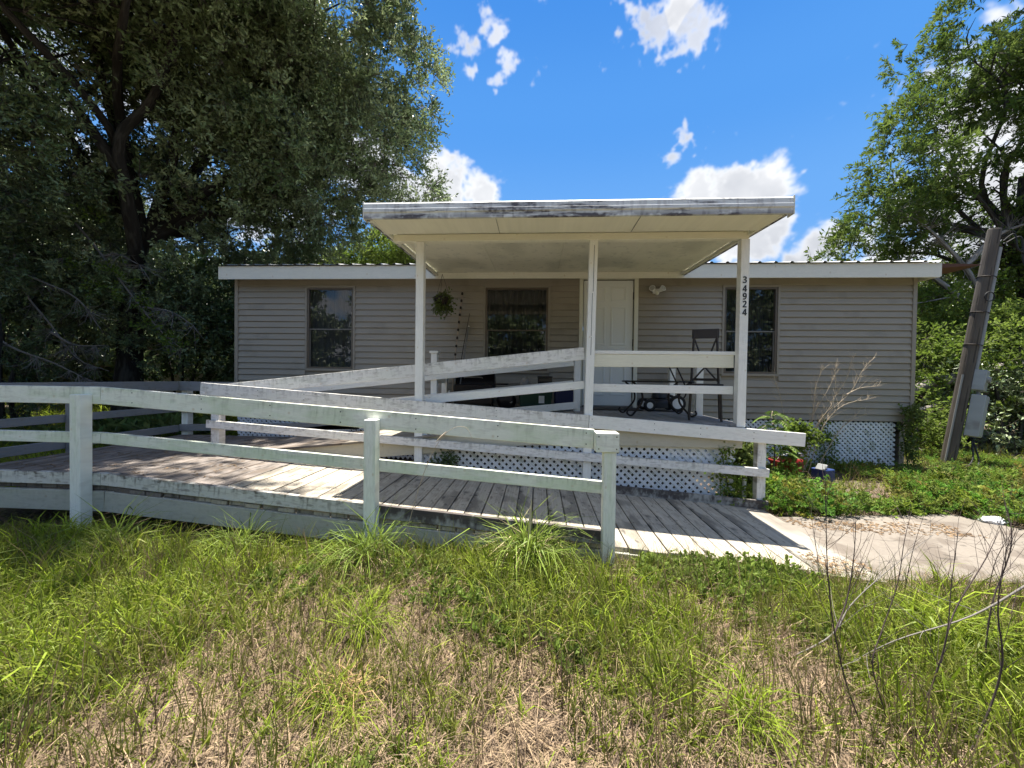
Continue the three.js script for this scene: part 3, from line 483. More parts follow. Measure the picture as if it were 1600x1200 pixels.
// sprays through ellipsoid lobes [x, y, z, radius, squash], thinned by noise so that gaps stay
function lobeFill(lobes, per, seed, pal, { scale = 1, gap = .0, freq = .9, droop = .2, yMin = -9, shell = .45 } = {}) {
  const r = rng(seed), out = [];
  for (const [x, y, z, R, sq = .85] of lobes) {
    const n = Math.round(per * R * R * (R > 1.2 ? R / 1.2 : 1));
    for (let i = 0; i < n; i++) {
      const d = V(r() - .5, r() - .5, r() - .5); if (d.lengthSq() > .25 || d.lengthSq() < .001) { i--; continue; } d.normalize();
      const rr = R * (shell + (1.08 - shell) * Math.sqrt(r())) * (.62 + .8 * f3(d.x * 2 + x, d.y * 2 + y, d.z * 2 + z, 2, 61)), p = V(x + d.x * rr, y + d.y * rr * sq, z + d.z * rr);
      if (p.y < yMin || f3(p.x * freq, p.y * freq, p.z * freq, 2, seed % 97) < gap) continue;
      const dir = d.clone().multiplyScalar(.8).add(V((r() - .5) * 1.2, (r() - .5) * 1.1 - droop + .25, (r() - .5) * 1.2)).normalize();
      out.push([p, dir, scale * (.75 + .6 * r()), tint(r, pal)]);
    }
  }
  return out;
}
function limbsTo(from, lobes, r0, seed, n = 1, sag = .15) {      // limbs from a fork to the lobes, each with side branches
  const r = rng(seed), out = [];
  for (const [x, y, z, R] of lobes) for (let k = 0; k < n; k++) {
    const A = V(...from), B = V(x + (r() - .5) * R, y + (r() - .5) * R * .6, z + (r() - .5) * R), j = (s) => (r() - .5) * s, L = A.distanceTo(B), m1 = A.clone().lerp(B, .35).add(V(j(.3 * L) * .6, L * sag * .6 + j(.1 * L), j(.3 * L) * .6)), m2 = A.clone().lerp(B, .7).add(V(j(.2 * L), L * sag * .5 + j(.1 * L), j(.2 * L)));
    const gs = [tubeGeo([A, m1, m2, B], [r0, r0 * .62, r0 * .36, r0 * .12], 7, 4, .25, seed)];
    for (let q = 0; q < 6; q++) { const t = .35 + .6 * r(), P = new THREE.CatmullRomCurve3([A, m1, m2, B]).getPoint(t), E = P.clone().add(V(j(1.6) * R, (r() - .35) * R * .9, j(1.6) * R)); gs.push(tubeGeo([P, P.clone().lerp(E, .5).add(V(j(.3), .12 * R, j(.3))), E], [r0 * .30 * (1.1 - t * .6), r0 * .16, r0 * .04], 5, 3, .2, q)); }
    out.push(mergeGeometries(gs));
  }
  return out;
}
function tree(name, label, cat, base, { trunks, limbs = [], bark, crowns, group }) {
  const t = thing(name, label, cat, [0, 0, 0], 0, group);
  trunks.forEach((g) => part('trunk', g, bark, t)); limbs.forEach((g) => part('limb', g, bark, t));
  for (const [places, s, mat, tm] of crowns) { scatter('crown', s.leaf, mat, places, t); if (tm) scatter('twigs', s.twig, tm, places.map(([p, d, q]) => [p, d, q]), t); }
  return t;
}
const PAL = { oak: [[.11, .165, .06], [.28, .335, .165]], oakLit: [[.09, .135, .03], [.16, .20, .06]], deep: [[.05, .09, .028], [.14, .185, .07]], lime: [[.11, .175, .022], [.20, .265, .05]], pecan: [[.09, .15, .025], [.17, .23, .05]], bush: [[.08, .14, .018], [.16, .205, .03]] };

// ---------------------------------------------------------------- trees on the left
{ // the great live oak
  const lobes = [[-4.5, 8.9, -3, 1.65], [-3.9, 7.3, -3, 1.3], [-5.8, 6.9, -3, 1.8], [-7.1, 8.8, -3, 2.2], [-8.7, 6.7, -3.2, 1.4], [-6.2, 5.7, -4, 1.1], [-7.5, 5.3, -4, 1.5], [-3.6, 6.9, -4.6, .9], [-5.2, 10.4, -2.6, 1.7], [-8.4, 9.6, -2, 2.2], [-11.4, 9.9, -2, 1.5], [-6.6, 7.4, -2.2, 1.6], [-9.2, 10.6, 0, 2.2], [-12.2, 5.6, -3, 1.5], [-13.0, 8.2, -2, 1.0], [-10.2, 6.0, -3.6, 1.4]];
  const over = [[-5.6, 9.3, 1.2, 1.9, .6], [-7.6, 8.9, 2.0, 2.0, .6], [-9.6, 8.8, 1.4, 2.1, .6], [-4.4, 9.9, .6, 1.5, .6], [-5.9, 8.8, 2.4, 1.2, .6], [-4.0, 9.5, 1.9, 1.0, .6], [-11.6, 8.5, 1.2, 1.8, .6], [-3.0, 10.2, 1.6, 1.1, .5], [-12.5, 8.8, .5, 2, .6], [-10.5, 9.6, 2.6, 1.8, .6], [-14.5, 8.2, -1, 2, .6], [-12.6, 9.6, 2.4, 1.7, .6], [-4.4, 9.6, 1.8, 1.3, .5], [-5.6, 9.6, .2, 1.5, .5], [-3.3, 10.4, .2, 1.1, .5], [-6.6, 9.4, 2.2, 1.5, .5], [-4.9, 10.6, 1.0, 1.6, .5]];
  const fork = [-9.6, 4.6, -2.6], t1 = tubeGeo([[-10.55, -.1, -3], [-10.45, 1.6, -3], [-10.3, 3.2, -2.9], [-9.6, 4.9, -2.5]], [.34, .27, .23, .19], 12, 5, .12, 3), t2 = tubeGeo([[-9.9, 3.6, -2.8], [-8.95, 5.0, -1.6], [-8.6, 6.2, -1.1], [-7.8, 6.9, -1], [-6.8, 8.2, -.6]], [.17, .13, .10, .08, .05], 9, 5, .15, 4), t3 = tubeGeo([[-8.75, 5.6, -1.3], [-9.3, 6.6, -1], [-9.9, 7.4, -1], [-11, 8.6, -.6]], [.12, .09, .07, .03], 8, 5, .15, 5);
  const pl = lobeFill(lobes, 60, 301, PAL.oak, { gap: .43, freq: 1.1 }), pg = lobeFill([...lobes, [-9.7, 4.2, -1.7, 1.1], [-10.6, 3.4, -2, 1.0], [-9.2, 5.4, -.9, .9], [-8.4, 4.9, -1.6, .9], [-9.9, 2.2, -1.9, .9], [-9.2, 3.2, -2.4, .9], [-10.3, 5.6, -1.6, 1.0], [-8.2, 3.9, -3, .9], [-11.6, 6.8, -1.5, 1.3], [-12, 4.8, -1.2, 1.2], [-10.9, 4.6, -1.4, 1.1], [-8.9, 2.4, -2.6, .9], [-9.9, 7.4, -2.2, 1.0], [-9.5, 6.2, -1.2, .9], [-9.7, 5.0, -1.6, .8], [-10.1, 3.0, -2.2, .9]], 48, 307, PAL.oak, { gap: .43, freq: 1.1 }), pb = lobeFill(over, 108, 303, PAL.oak, { gap: .40, freq: .8, shell: .2 });
  tree('live_oak', 'huge dark live oak at left whose glossy crown towers over the ramp landing', 'tree', null, { trunks: [t1, t2, t3], limbs: limbsTo(fork, [...lobes.slice(0, 10), ...over.slice(0, 4)], .13, 31), bark: M.bark, crowns: [[pl, SP.oak, M.leaf, M.twig], [pg, SP.oakB, M.oakLeaf, M.twig], [pb, SP.oakB, M.leaf, M.twig]] });
}
{ // vine hung trunk at the far left edge
  const lobes = [[-9.3, 5.2, .6, 1.0], [-9.6, 3.6, .7, .9], [-9.4, 6.8, .4, 1.1], [-10.3, 7.6, .8, 1.3]];
  tree('vine_covered_tree', 'thick dark vine covered trunk at the left edge of the photo', 'tree', null, { trunks: [tubeGeo([[-9.2, -.1, .8], [-9.15, 2, .8], [-9.3, 4.6, .7], [-9.7, 7.4, .4], [-10, 9.4, .2]], [.40, .36, .34, .30, .2], 12, 4, .2, 6)], limbs: limbsTo([-9.4, 5.2, .6], lobes.slice(2), .1, 37), bark: M.bark, crowns: [[lobeFill(lobes, 70, 311, PAL.deep, { gap: .45 }), SP.oak, M.oakLeaf, M.twig]] });
}
{ // bright tree behind the roof
  const lobes = [[-5.6, 5.6, -7.9, 1.15], [-4.5, 5.1, -8.0, 1.0], [-6.9, 5.2, -8.2, 1.1], [-5.2, 4.6, -7.8, .9], [-3.4, 6.7, -9.4, 1.0], [-2.6, 6.0, -9.6, 1.0], [-4.4, 6.3, -9.2, 1.0]];
  tree('camphor_tree', 'bright sunlit green tree rising behind the roof left of the porch', 'tree', null, { trunks: [tubeGeo([[-5.6, 0, -8.8], [-5.5, 2.6, -8.7], [-5.3, 4.8, -8.5]], [.2, .17, .1], 9, 4, .1)], limbs: limbsTo([-5.4, 3.8, -8.6], lobes, .07, 41), bark: M.bark, crowns: [[lobeFill(lobes, 120, 321, PAL.lime, { gap: .36, freq: 1.2 }), SP.broad, M.leaf, M.twig]] });
}
// dark undergrowth left of the house
[['broad', [[-8.8, 3.4, -4.2, 1.2], [-7.6, 3.2, -4.6, 1.1], [-8.0, 1.6, -4.8, 1.1]], 'dense dark shrub pressed against the left end of the house', -8.2, -4.6, PAL.deep, .34], ['bush', [[-10.6, 3.5, -4.4, 1.2], [-11.6, 2.4, -4.8, 1.2], [-10.0, 1.6, -5.0, .9]], 'shadowy shrub thicket beneath the live oak trunk', -10.6, -4.8, PAL.deep, .36], ['oakB', [[-11.6, 3.6, -1.2, 1.2], [-12.2, 2.0, -1.6, 1.2], [-10.9, 1.2, -1.4, .8]], 'tangled dark bush behind the landing rails at the left edge', -11.6, -1.4, PAL.deep, .40], ['bush', [[-6.6, 1.5, -3.2, .6], [-6.4, 2.6, -3.6, .7], [-6.6, 3.5, -3.9, .6]], 'leafy sapling catching light beside the house corner', -6.5, -3.4, PAL.oakLit, .36]].forEach(([sp, lobes, label, x, z, pal, gap], i) => {
  tree('shrub', label, 'shrub', null, { trunks: [0, 1, 2].map((k) => tubeGeo([[x + (k - 1) * .25, -.05, z], [x + (k - 1) * .4, 1.2, z + .1 * k], [x + (k - 1) * .7, 2.6, z]], [.045, .035, .015], 6, 3, .2, k)), bark: M.bark, crowns: [[lobeFill(lobes, 95, 331 + i * 3, pal, { gap, freq: 1.3 }), SP[sp], sp === 'broad' || sp === 'oakB' ? M.oakLeaf : M.leaf, M.twig]] });
});
{ // a spray of lit leaves on a drooping branch, and bare grey vines before the dark
  const t = thing('drooping_branch', 'bare grey drooping branches with a few sunlit leaves left of the house', 'branch');
  const gs = [[[-10.2, 4.7, -1.6], [-9.4, 4.0, -1.4], [-8.6, 3.1, -1.3], [-7.9, 2.3, -1.3], [-7.3, 1.9, -1.2]], [[-11.2, 4.4, -1.2], [-10.6, 3.1, -1.0], [-9.9, 2.4, -.9], [-9.3, 1.7, -.9], [-8.5, 1.45, -.8]], [[-9.3, 3.9, -1.4], [-8.8, 3.9, -1.2], [-8.1, 3.6, -1.1]], [[-8.3, 2.8, -1.3], [-7.6, 2.7, -1.2], [-7.0, 2.4, -1.1]], [[-11.4, 2.6, -.6], [-10.2, 1.9, -.5], [-9.2, 1.6, -.4], [-8.4, 1.25, -.4]], [[-9.6, 2.2, -.7], [-9.0, 1.95, -.6], [-8.3, 1.95, -.6]], [[-10.8, 3.5, -1], [-10.2, 3.3, -.9], [-9.3, 2.9, -.9], [-8.8, 2.3, -.9]]];
  gs.forEach((p, i) => part('branch', tubeGeo(p, [.028, .02, .013, .006], 5, 5, .3, i), M.twigGrey, t));
  const r = rng(404), tw = []; for (const g of gs) for (let k = 0; k < 9; k++) { const c = new THREE.CatmullRomCurve3(g.map((q) => V(...q))).getPoint(.2 + .8 * r()); tw.push([c, V(r() - .3, -.7 * r(), r() - .3).normalize(), .6 + .6 * r()]); }
  scatter('twigs', SP.bare.twig, M.twigGrey, tw, t);
  scatter('leaves', SP.broad.leaf, M.leaf, [[-9.0, 3.55, -1.2], [-8.7, 3.3, -1.2], [-8.9, 3.0, -1.15], [-9.3, 3.1, -1.2], [-9.6, 3.6, -1.2], [-8.3, 2.8, -1.2], [-7.7, 2.1, -1.1], [-7.4, 1.95, -1.1], [-8.0, 2.4, -1.1], [-9.2, 4.6, -1.1]].map((p) => [V(...p), V(r() - .3, .3, r() - .3).normalize(), .75, rgb(.15, .22, .035)]), t);
}
{ // weathered board fence deep in the shade
  const t = thing('board_fence', 'pale weathered board fence half hidden in the shade behind the landing', 'fence'); const m = foil(.30, .30, .28, .9);
  for (let k = 0; k < 44; k++) box(t, 'fence_board', -14 + k * .16, -14 + k * .16 + .15, .02, 1.78 + .03 * Math.sin(k * 5.3), -5.82, -5.80, m, 0);
  for (const y of [.4, 1.4]) box(t, 'fence_rail', -14, -6.96, y, y + .09, -5.86, -5.821, m, 0);
}
{ // large leaves by the landing
  const pts = [[-8.2, .30, -.3], [-7.8, .2, -.1], [-7.3, .32, -.4], [-6.8, .42, -.2], [-6.5, .45, .1], [-8.7, .2, .2], [-7.5, .5, -.8], [-6.2, .35, -.3]];
  pts.forEach((p, i) => { const t = thing('broadleaf_plant', ['broad leaved plant behind the landing, farthest left but one', 'low broad leaved plant just behind the left landing rail', 'broad leaved plant with long drooping leaves seen between the rails', 'taller broad leaved plant near the landing corner post', 'broad leaved plant right beside the landing corner post', 'broad leaved plant nearest the left edge of the photo', 'broad leaved plant standing tallest behind the row', 'small broad leaved plant between the corner post and the house'][i], 'plant', p); const r = rng(700 + i), q = []; for (let k = 0; k < 3; k++) q.push([V((r() - .5) * .3, -.1, (r() - .5) * .3), V((r() - .5) * .5, 1, (r() - .5) * .5).normalize(), .8 + .4 * r(), rgb(.10 + .05 * r(), .16 + .04 * r(), .05)]); scatter('leaves', SP.big.leaf, M.leaf, q, t); scatter('stems', SP.big.twig, M.twig, q.map((a) => a.slice(0, 3)), t); });
}

// ---------------------------------------------------------------- trees on the right
{
  const lobes = [[12.1, 10.7, -5, 1.6], [11.4, 9.6, -5, 1.4], [10.5, 8.3, -5, 1.05], [10.0, 6.9, -5, 1.2], [9.2, 6.1, -5, .95], [11.8, 8.0, -5, 1.3], [13.0, 6.8, -5, 1.3], [9.5, 5.2, -6, .9], [13.5, 9.4, -4.6, 1.6], [12.6, 12.2, -4.6, 1.5], [10.6, 5.7, -5.4, .8], [14.4, 7.4, -4.6, 1.4], [11.0, 7.1, -5.2, .9], [14.5, 11.4, -4, 1.6], [13.6, 5.6, -4.4, 1.2], [12.6, 5.2, -5.6, 1.0], [14.6, 9.3, -4.2, 1.5], [13.0, 8.2, -4.4, 1.2]];
  const fork = [13.3, 4.6, -5.2];
  tree('pecan_tree', 'tall green tree at right whose leafy branches reach towards the porch roof', 'tree', null, { trunks: [tubeGeo([[13.9, -.1, -5.4], [13.7, 2.4, -5.4], [13.2, 4.8, -5.2], [12.9, 7, -5]], [.30, .25, .2, .12], 11, 4, .15)], limbs: limbsTo(fork, lobes, .10, 51), bark: M.bark, crowns: [[lobeFill(lobes, 58, 341, PAL.pecan, { gap: .47, freq: .9, shell: .3 }), SP.pecan, M.leaf, M.twig]] });
}
{ // dead limbs beside and behind the pole
  const t = thing('dead_tree', 'leafless grey tree with crooked bare limbs behind the leaning pole', 'tree'), L = [];
  const paths = [[[11.9, -.1, -4.4], [11.6, 1.6, -4.3], [11.3, 3.0, -4.2], [10.6, 3.55, -4.1], [9.3, 3.4, -4]], [[11.4, 2.7, -4.2], [12.6, 3.0, -4], [14, 2.5, -3.6]], [[11.3, 3.0, -4.2], [10.9, 4.2, -4.3], [10.1, 5.4, -4.5], [9.4, 6.0, -4.6]], [[10.8, 4.4, -4.3], [11.6, 5.2, -4.4], [12.9, 5.7, -4.4]], [[10.5, 3.55, -4.1], [9.8, 4.2, -4.2], [9.0, 4.5, -4.2]]];
  paths.forEach((p, i) => part(i ? 'limb' : 'trunk', tubeGeo(p, [i ? .075 : .16, i ? .06 : .13, i ? .045 : .10, .025, .012], 8, 5, .3, i), M.barkGrey, t));
  const r = rng(808); for (let k = 0; k < 95; k++) { const p = paths[1 + Math.floor(r() * 4)], c = new THREE.CatmullRomCurve3(p.map((q) => V(...q))).getPoint(.25 + .75 * r()); L.push([c, V(r() - .5, (r() - .3) * .9, r() - .5).normalize(), .6 + .8 * r()]); }
  scatter('twigs', SP.bare.twig, M.twigGrey, L, t);
}
{
  const t = thing('fallen_tree', 'fallen grey tree trunk lying aslant in the bushes behind the pole', 'tree trunk');
  part('log', tubeGeo([[7.4, .95, -2.4], [8.0, 1.24, -2.5], [9.2, 1.62, -2.6], [10.6, 1.84, -2.7], [12.4, 2.0, -3]], [.07, .11, .13, .13, .12], 10, 5, .25, 9), M.barkGrey, t); part('branch', tubeGeo([[7.5, .75, -2.2], [8.3, .95, -2.3], [9.4, 1.25, -2.4]], [.03, .05, .05], 7, 4, .3, 3), M.barkGrey, t);
}
[['bush', [[7.3, .6, -1.6, .5], [8.1, 1.0, -2.6, .75], [8.7, 1.9, -3.4, .9], [8.2, 2.6, -4, .8]], 'bright green bush growing right behind the house corner', 8.3, -3.2, PAL.lime, .36], ['bush', [[10.0, 1.7, -3.2, 1.1], [10.9, 2.4, -3.6, 1.1], [10.4, 3.2, -4.4, .9]], 'sunlit yellow green bush right of the meter box', 10.4, -3.5, PAL.lime, .38], ['broad', [[11.6, 1.4, -2.0, 1.0], [12.4, 2.4, -2.6, 1.1], [11.2, .8, -2.2, .7]], 'shady dark bush at the right edge of the photo', 11.8, -2.3, PAL.bush, .40], ['oakB', [[9.4, .9, -2.3, .75], [10.4, .7, -1.9, .8], [9.1, 1.5, -2.9, .7]], 'small leaved dark shrub behind the foot of the pole', 9.8, -2.2, PAL.oak, .38], ['bush', [[12.4, 4.0, -6, 1.1], [13.6, 4.2, -6, 1.2], [11.4, 4.2, -6.6, .9], [9.3, 4.2, -7, 1.0]], 'pale green bush crown under the dead limbs at right', 11.8, -6.3, PAL.bush, .40]].forEach(([sp, lobes, label, x, z, pal, gap], i) => {
  tree('shrub', label, 'shrub', null, { trunks: [0, 1, 2].map((k) => tubeGeo([[x + (k - 1) * .2, -.05, z], [x + (k - 1) * .35, 1, z + .1 * k], [x + (k - 1) * .6, 2.2, z]], [.04, .03, .012], 6, 3, .2, k)), bark: M.bark, crowns: [[lobeFill(lobes, 105, 361 + i * 3, pal, { gap, freq: 1.4, yMin: .05 }), SP[sp], sp === 'oakB' ? M.oakLeaf : M.leaf, M.twig]] });
});
{ // the woods round the yard, far off and behind the camera: one mass
  const r = rng(909), pl = [], put = (x, z, h, R, pal) => { for (let k = 0; k < 26 * R; k++) { const y = h * Math.pow(r(), .8), w = R * (.5 + .5 * Math.sqrt(Math.max(0, 1 - Math.pow(y / h * 1.1 - .3, 2)))); pl.push([V(x + (r() - .5) * 2 * w, y, z + (r() - .5) * 2 * w), V(r() - .5, .5, r() - .5).normalize(), .8 + .6 * r(), tint(r, pal)]); } };
  for (let x = -34; x < -6.5; x += 1.7) { put(x, -10 - r() * 4, 4.5 + 2.5 * r(), 1.8, PAL.deep); put(x - 3, -15 - r() * 5, 6 + 3 * r(), 2.2, PAL.oak); }
  for (let z = -12; z < 8; z += 1.9) put(-17 - r() * 3, z, 5 + 3 * r(), 2, PAL.deep);
  for (let x = -5; x < 12; x += 2.2) put(x, -19 - r() * 5, 2.4 + r(), 1.6, PAL.oak);
  for (let x = 10; x < 36; x += 1.8) { put(x, -9 - r() * 5, 3.6 + 1.6 * r(), 1.7, PAL.bush); }
  for (let z = -8; z < 8; z += 2) put(20 + r() * 4, z, 4 + 2 * r(), 2, PAL.bush);
  for (let x = -34; x < 34; x += 2.3) put(x, 27 + r() * 6, 7 + 4 * r() + 3 * Math.sin(x * .4), 2.3, PAL.oak);
  const o = thing('woods', 'dense green woodland closing in the yard on every side', 'woods'); o.userData.kind = 'stuff'; scatter('foliage', SP.far.leaf, M.oakLeaf, pl, o); scatter('twigs', SP.far.twig, M.twig, pl.map((a) => a.slice(0, 3)), o);
}

// ---------------------------------------------------------------- grass, straw and weeds
function tuft({ seed, n, h, w, lean, flat = 0 }) {
  const r = rng(seed), pos = [], idx = [];
  for (let b = 0; b < n; b++) {
    const a = r() * 6.283, L = h * (.45 + .7 * r()), W = w * (.7 + .6 * r()), cu = lean * (.3 + r()), ca = Math.cos(a), sa = Math.sin(a), bx = (r() - .5) * h * .35, bz = (r() - .5) * h * .35, tw = r() * 3.14, n0 = pos.length / 3;
    for (let k = 0; k <= 3; k++) { const t = k / 3, ang = flat ? 1.45 - .1 * t : cu * t * t * 1.0 + cu * .25 * t, out = flat ? L * t : L * t * Math.sin(ang), up = flat ? .008 + .03 * Math.sin(t * 3.14) * r() : L * t * Math.cos(ang * .85), ww = W * (k === 3 ? .05 : 1 - t * .35) / 2; const wx = Math.cos(tw) * ww, wz = Math.sin(tw) * ww; pos.push(bx + ca * out - wx, up, bz + sa * out - wz, bx + ca * out + wx, up, bz + sa * out + wz); }
    for (let k = 0; k < 3; k++) { const q = n0 + k * 2; idx.push(q, q + 1, q + 2, q + 1, q + 3, q + 2); }
  }
  const g = new THREE.BufferGeometry(); g.setAttribute('position', new THREE.Float32BufferAttribute(pos, 3)); g.setIndex(idx); g.computeVertexNormals(); return g;
}
const TU = { short: tuft({ seed: 1, n: 9, h: .13, w: .006, lean: .9 }), mid: tuft({ seed: 2, n: 9, h: .24, w: .008, lean: .9 }), tall: tuft({ seed: 3, n: 8, h: .36, w: .010, lean: .8 }), stalk: tuft({ seed: 9, n: 5, h: .30, w: .0036, lean: .3 }), straw: tuft({ seed: 4, n: 12, h: .17, w: .0035, lean: 1, flat: 1 }), dryUp: tuft({ seed: 5, n: 7, h: .18, w: .0028, lean: 1.3 }), big: tuft({ seed: 6, n: 70, h: .46, w: .009, lean: 1.15 }), bunch: tuft({ seed: 7, n: 60, h: .34, w: .0045, lean: 1.35 }) };
const GREEN = [[.145, .215, .012], [.31, .385, .035]], DULL = [[.105, .135, .018], [.24, .25, .045]], DRY = [[.11, .075, .052], [.34, .245, .145]];
{
  const r = rng(1234), lists = { stalk: [], short: [], mid: [], tall: [], straw: [], dryUp: [] };
  const blocked = (x, z) => (inPoly(x, z, slabPoly)) || (x > -6.2 && x < 2.45 && z < 3.70 + .02 * x && z > -.05) || (x > HX0 - .05 && x < HX1 + .05 && z < .02 && z > HD);
  const sow = (N, x0, x1, z0, z1, scale = 1) => { for (let i = 0; i < N; i++) {
    const x = lerp(x0, x1, r()), z = lerp(z0, z1, r()); if (blocked(x, z)) continue;
    const p = V(x, groundY(x, z) - .006, z), a = f3(x * .9, 2, z * .9, 3, 71), b = f3(x * 2.6, 4, z * 2.6, 2, 75);
    const lush = clamp(.38 + .55 * smooth(.2, -3.0, x) + .16 * smooth(4.5, 3.9, z) - .17 - .05 * smooth(0, 1.5, x) + 1.6 * (a - .5)), up = V((r() - .5) * .5, 1, (r() - .5) * .5).normalize();
    const q = r(), edge = smooth(3.66, 4.05, z) * .6 + .4, h = lush + .9 * (b - .5) + .35 * (r() - .5);
    if (q < .34 - .16 * lush) lists.straw.push([p, V((r() - .5) * .2, 1, (r() - .5) * .2).normalize(), .6 + .7 * r(), tint(r, DRY)]);
    else if (q < .50 - .26 * lush) lists.dryUp.push([p, up, .6 + .7 * r(), tint(r, DRY)]);
    else if (r() < .15) lists.stalk.push([p, V((r() - .5) * .25, 1, (r() - .5) * .25).normalize(), (.6 + .7 * r()) * (z > 3.5 ? edge : 1), tint(r, r() < .7 ? DULL : DRY)]);
    else if (r() < (x > 2.4 && z < 2.6 ? .25 : .29) + .80 * lush + 1.1 * (b - .5)) lists[x > 2.4 && z < 2.6 ? 'short' : h > 1.02 ? 'tall' : h > .50 ? 'mid' : 'short'].push([p, up, (.6 + .6 * r()) * scale * (z > 3.5 ? (x < .7 ? edge : x < 2.7 ? Math.min(1, .45 + .55 * smooth(3.85, 4.35, z)) : 1) : 1), tint(r, r() < .25 + .6 * lush ? GREEN : DULL)]);
  } };
  sow(30000, -4.6, 4.2, 3.66, 5.7); sow(9000, -8, 8, 3.3, 6.6); sow(9000, 2.3, 9, -3, 3.9); sow(6000, -14, -5.4, -6, 4); sow(12000, -22, 22, -10, 12, 1.5); sow(2600, -4.5, 2.2, 3.62, 3.95, 1.1);
  const o = thing('lawn_grass', 'overgrown yellow green grass and straw covering the yard in front of the ramp', 'grass'); o.userData.kind = 'stuff';
  for (const k of ['stalk', 'short', 'mid', 'tall']) scatter('grass', TU[k], M.grass, lists[k], o); scatter('straw', TU.straw, M.straw, lists.straw, o); scatter('dry_grass', TU.dryUp, M.straw, lists.dryUp, o);
}
{ // low ferny weeds beyond the path and broadleaf weeds in the lawn
  const r = rng(555), a = [], b = [], c = [];
  for (let i = 0; i < 6500; i++) { const x = lerp(2.35, 10.5, r()), z = lerp(-1.6, 2.7, Math.pow(r(), .9)); if (inPoly(x, z, slabPoly) || (x < HX1 + .1 && z < .06) || (x < 2.5 && z > 2.2)) continue; const d = f3(x * .8, 1, z * .8, 3, 83); if (d < .44) continue; const s = (.6 + .7 * r()) * (.55 + 1.3 * (d - .35)) * (1.12 - .62 * smooth(1.7, .3, z)); (r() < .62 ? a : b).push([V(x, groundY(x, z) + .01 + .13 * r() * s, z), V((r() - .5) * .8, 1, (r() - .5) * .8 + .2).normalize(), s * 1.15, tint(r, PAL.lime.map((q) => q.map((k) => k * (.75 + .75 * r()))))]); }
  const o = thing('weeds', 'low bright green ferny weeds covering the ground between path, house and pole', 'weeds'); o.userData.kind = 'stuff';
  scatter('leaves', SP.weed.leaf, M.leaf, a, o); scatter('stems', SP.weed.twig, M.twig, a.map((q) => q.slice(0, 3)), o); scatter('broad_leaves', SP.weedB.leaf, M.leaf, b, o);
  for (let i = 0; i < 900; i++) { const x = lerp(-3, 3.4, r()), z = lerp(3.72, 5.4, r()); if (inPoly(x, z, slabPoly) || f3(x * 1.4, 9, z * 1.4, 2, 87) < .53 || (x > 1.7 && z < 4)) continue; c.push([V(x, groundY(x, z) + .01, z), V((r() - .5) * .4, 1, (r() - .5) * .4).normalize(), .45 + .5 * r(), tint(r, PAL.lime)]); }
  for (let i = 0; i < 130; i++) { const x = lerp(.7, 1.75, r()), z = lerp(3.70, 4.0, r()) + .08; c.push([V(x, groundY(x, z) + .02, z), V((r() - .5) * .5, 1, (r() - .5) * .5).normalize(), .5 + .4 * r(), tint(r, PAL.lime)]); }
  const w = thing('clover_weeds', 'small round leaved green weeds scattered through the front grass', 'weeds'); w.userData.kind = 'stuff'; scatter('leaves', SP.weedB.leaf, M.leaf, c, w);
}
{ // single grass clumps
  const dry = tint(rng(3), DRY), mk = (label, x, z, list) => { const t = thing('grass_clump', label, 'grass clump', [x, groundY(x, z) - .01, z]); const r = rng(Math.round(1000 + x * 77)); for (const [n, s, pal, mat, sp] of list) { const q = []; for (let i = 0; i < n; i++) q.push([V((r() - .5) * .14, 0, (r() - .5) * .12), V((r() - .5) * .35, 1, (r() - .5) * .35).normalize(), s * (.8 + .4 * r()), tint(r, pal)]); scatter('blades', TU[sp], mat, q, t); } return t; };
  const LG = [[.15, .22, .03], [.27, .34, .07]];
  const c1 = mk('big arching light green grass clump before the ramp, left of the capped post', -.05, 3.90, [[4, 1.18, LG, M.grass, 'big'], [3, .75, [[.30, .24, .12], [.48, .42, .22]], M.straw, 'big']]);
  part('seed_spike', tubeGeo([[0, .05, .02], [.01, .34, .02], [.02, .50, .02]], [.006, .011, .003], 6, 4), foil(.5, .42, .28, .9), c1);
  mk('wide green grass clump at the foot of the middle front post', -1.12, 4.02, [[3, .95, LG, M.grass, 'big'], [3, .8, DRY, M.straw, 'bunch']]);
  mk('fine bladed spreading grass tussock in the lower left lawn', -.88, 4.62, [[4, .85, GREEN, M.grass, 'bunch'], [1, .8, DRY, M.straw, 'bunch']]);
  mk('fine grass tussock with an orange dry heart near the bottom edge', -.80, 5.06, [[3, .8, GREEN, M.grass, 'bunch'], [2, .6, [[.30, .20, .09], [.38, .25, .12]], M.straw, 'bunch']]);
  mk('coarse light green grass clump left of the twiggy shrubs', .80, 5.02, [[2, .58, GREEN, M.grass, 'big'], [2, .6, DRY, M.straw, 'bunch']]);
  mk('lush long grass clump beside the landing post at left', -3.0, 3.98, [[3, .9, LG, M.grass, 'big']]);
  mk('lush long grass clump midway along the front rail', -2.1, 3.94, [[3, .75, LG, M.grass, 'big']]);
  const st = thing('grass_stalk', 'single tall dead grass stalk with a drooping seed head before the front rail', 'grass stalk');
  part('stem', tubeGeo([[-.93, .12, 3.95], [-.83, .55, 3.98], [-.68, .95, 4.0], [-.56, 1.08, 4.02], [-.47, 1.09, 4.03], [-.42, 1.0, 4.03]], [.0028, .0022, .0018, .0015, .0012, .001], 5, 4), M.twigTan, st); part('seed_head', tubeGeo([[-.60, 1.06, 4.02], [-.63, 1.03, 4.03], [-.67, .99, 4.03]], [.002, .006, .002], 5, 3), M.twigTan, st);
}

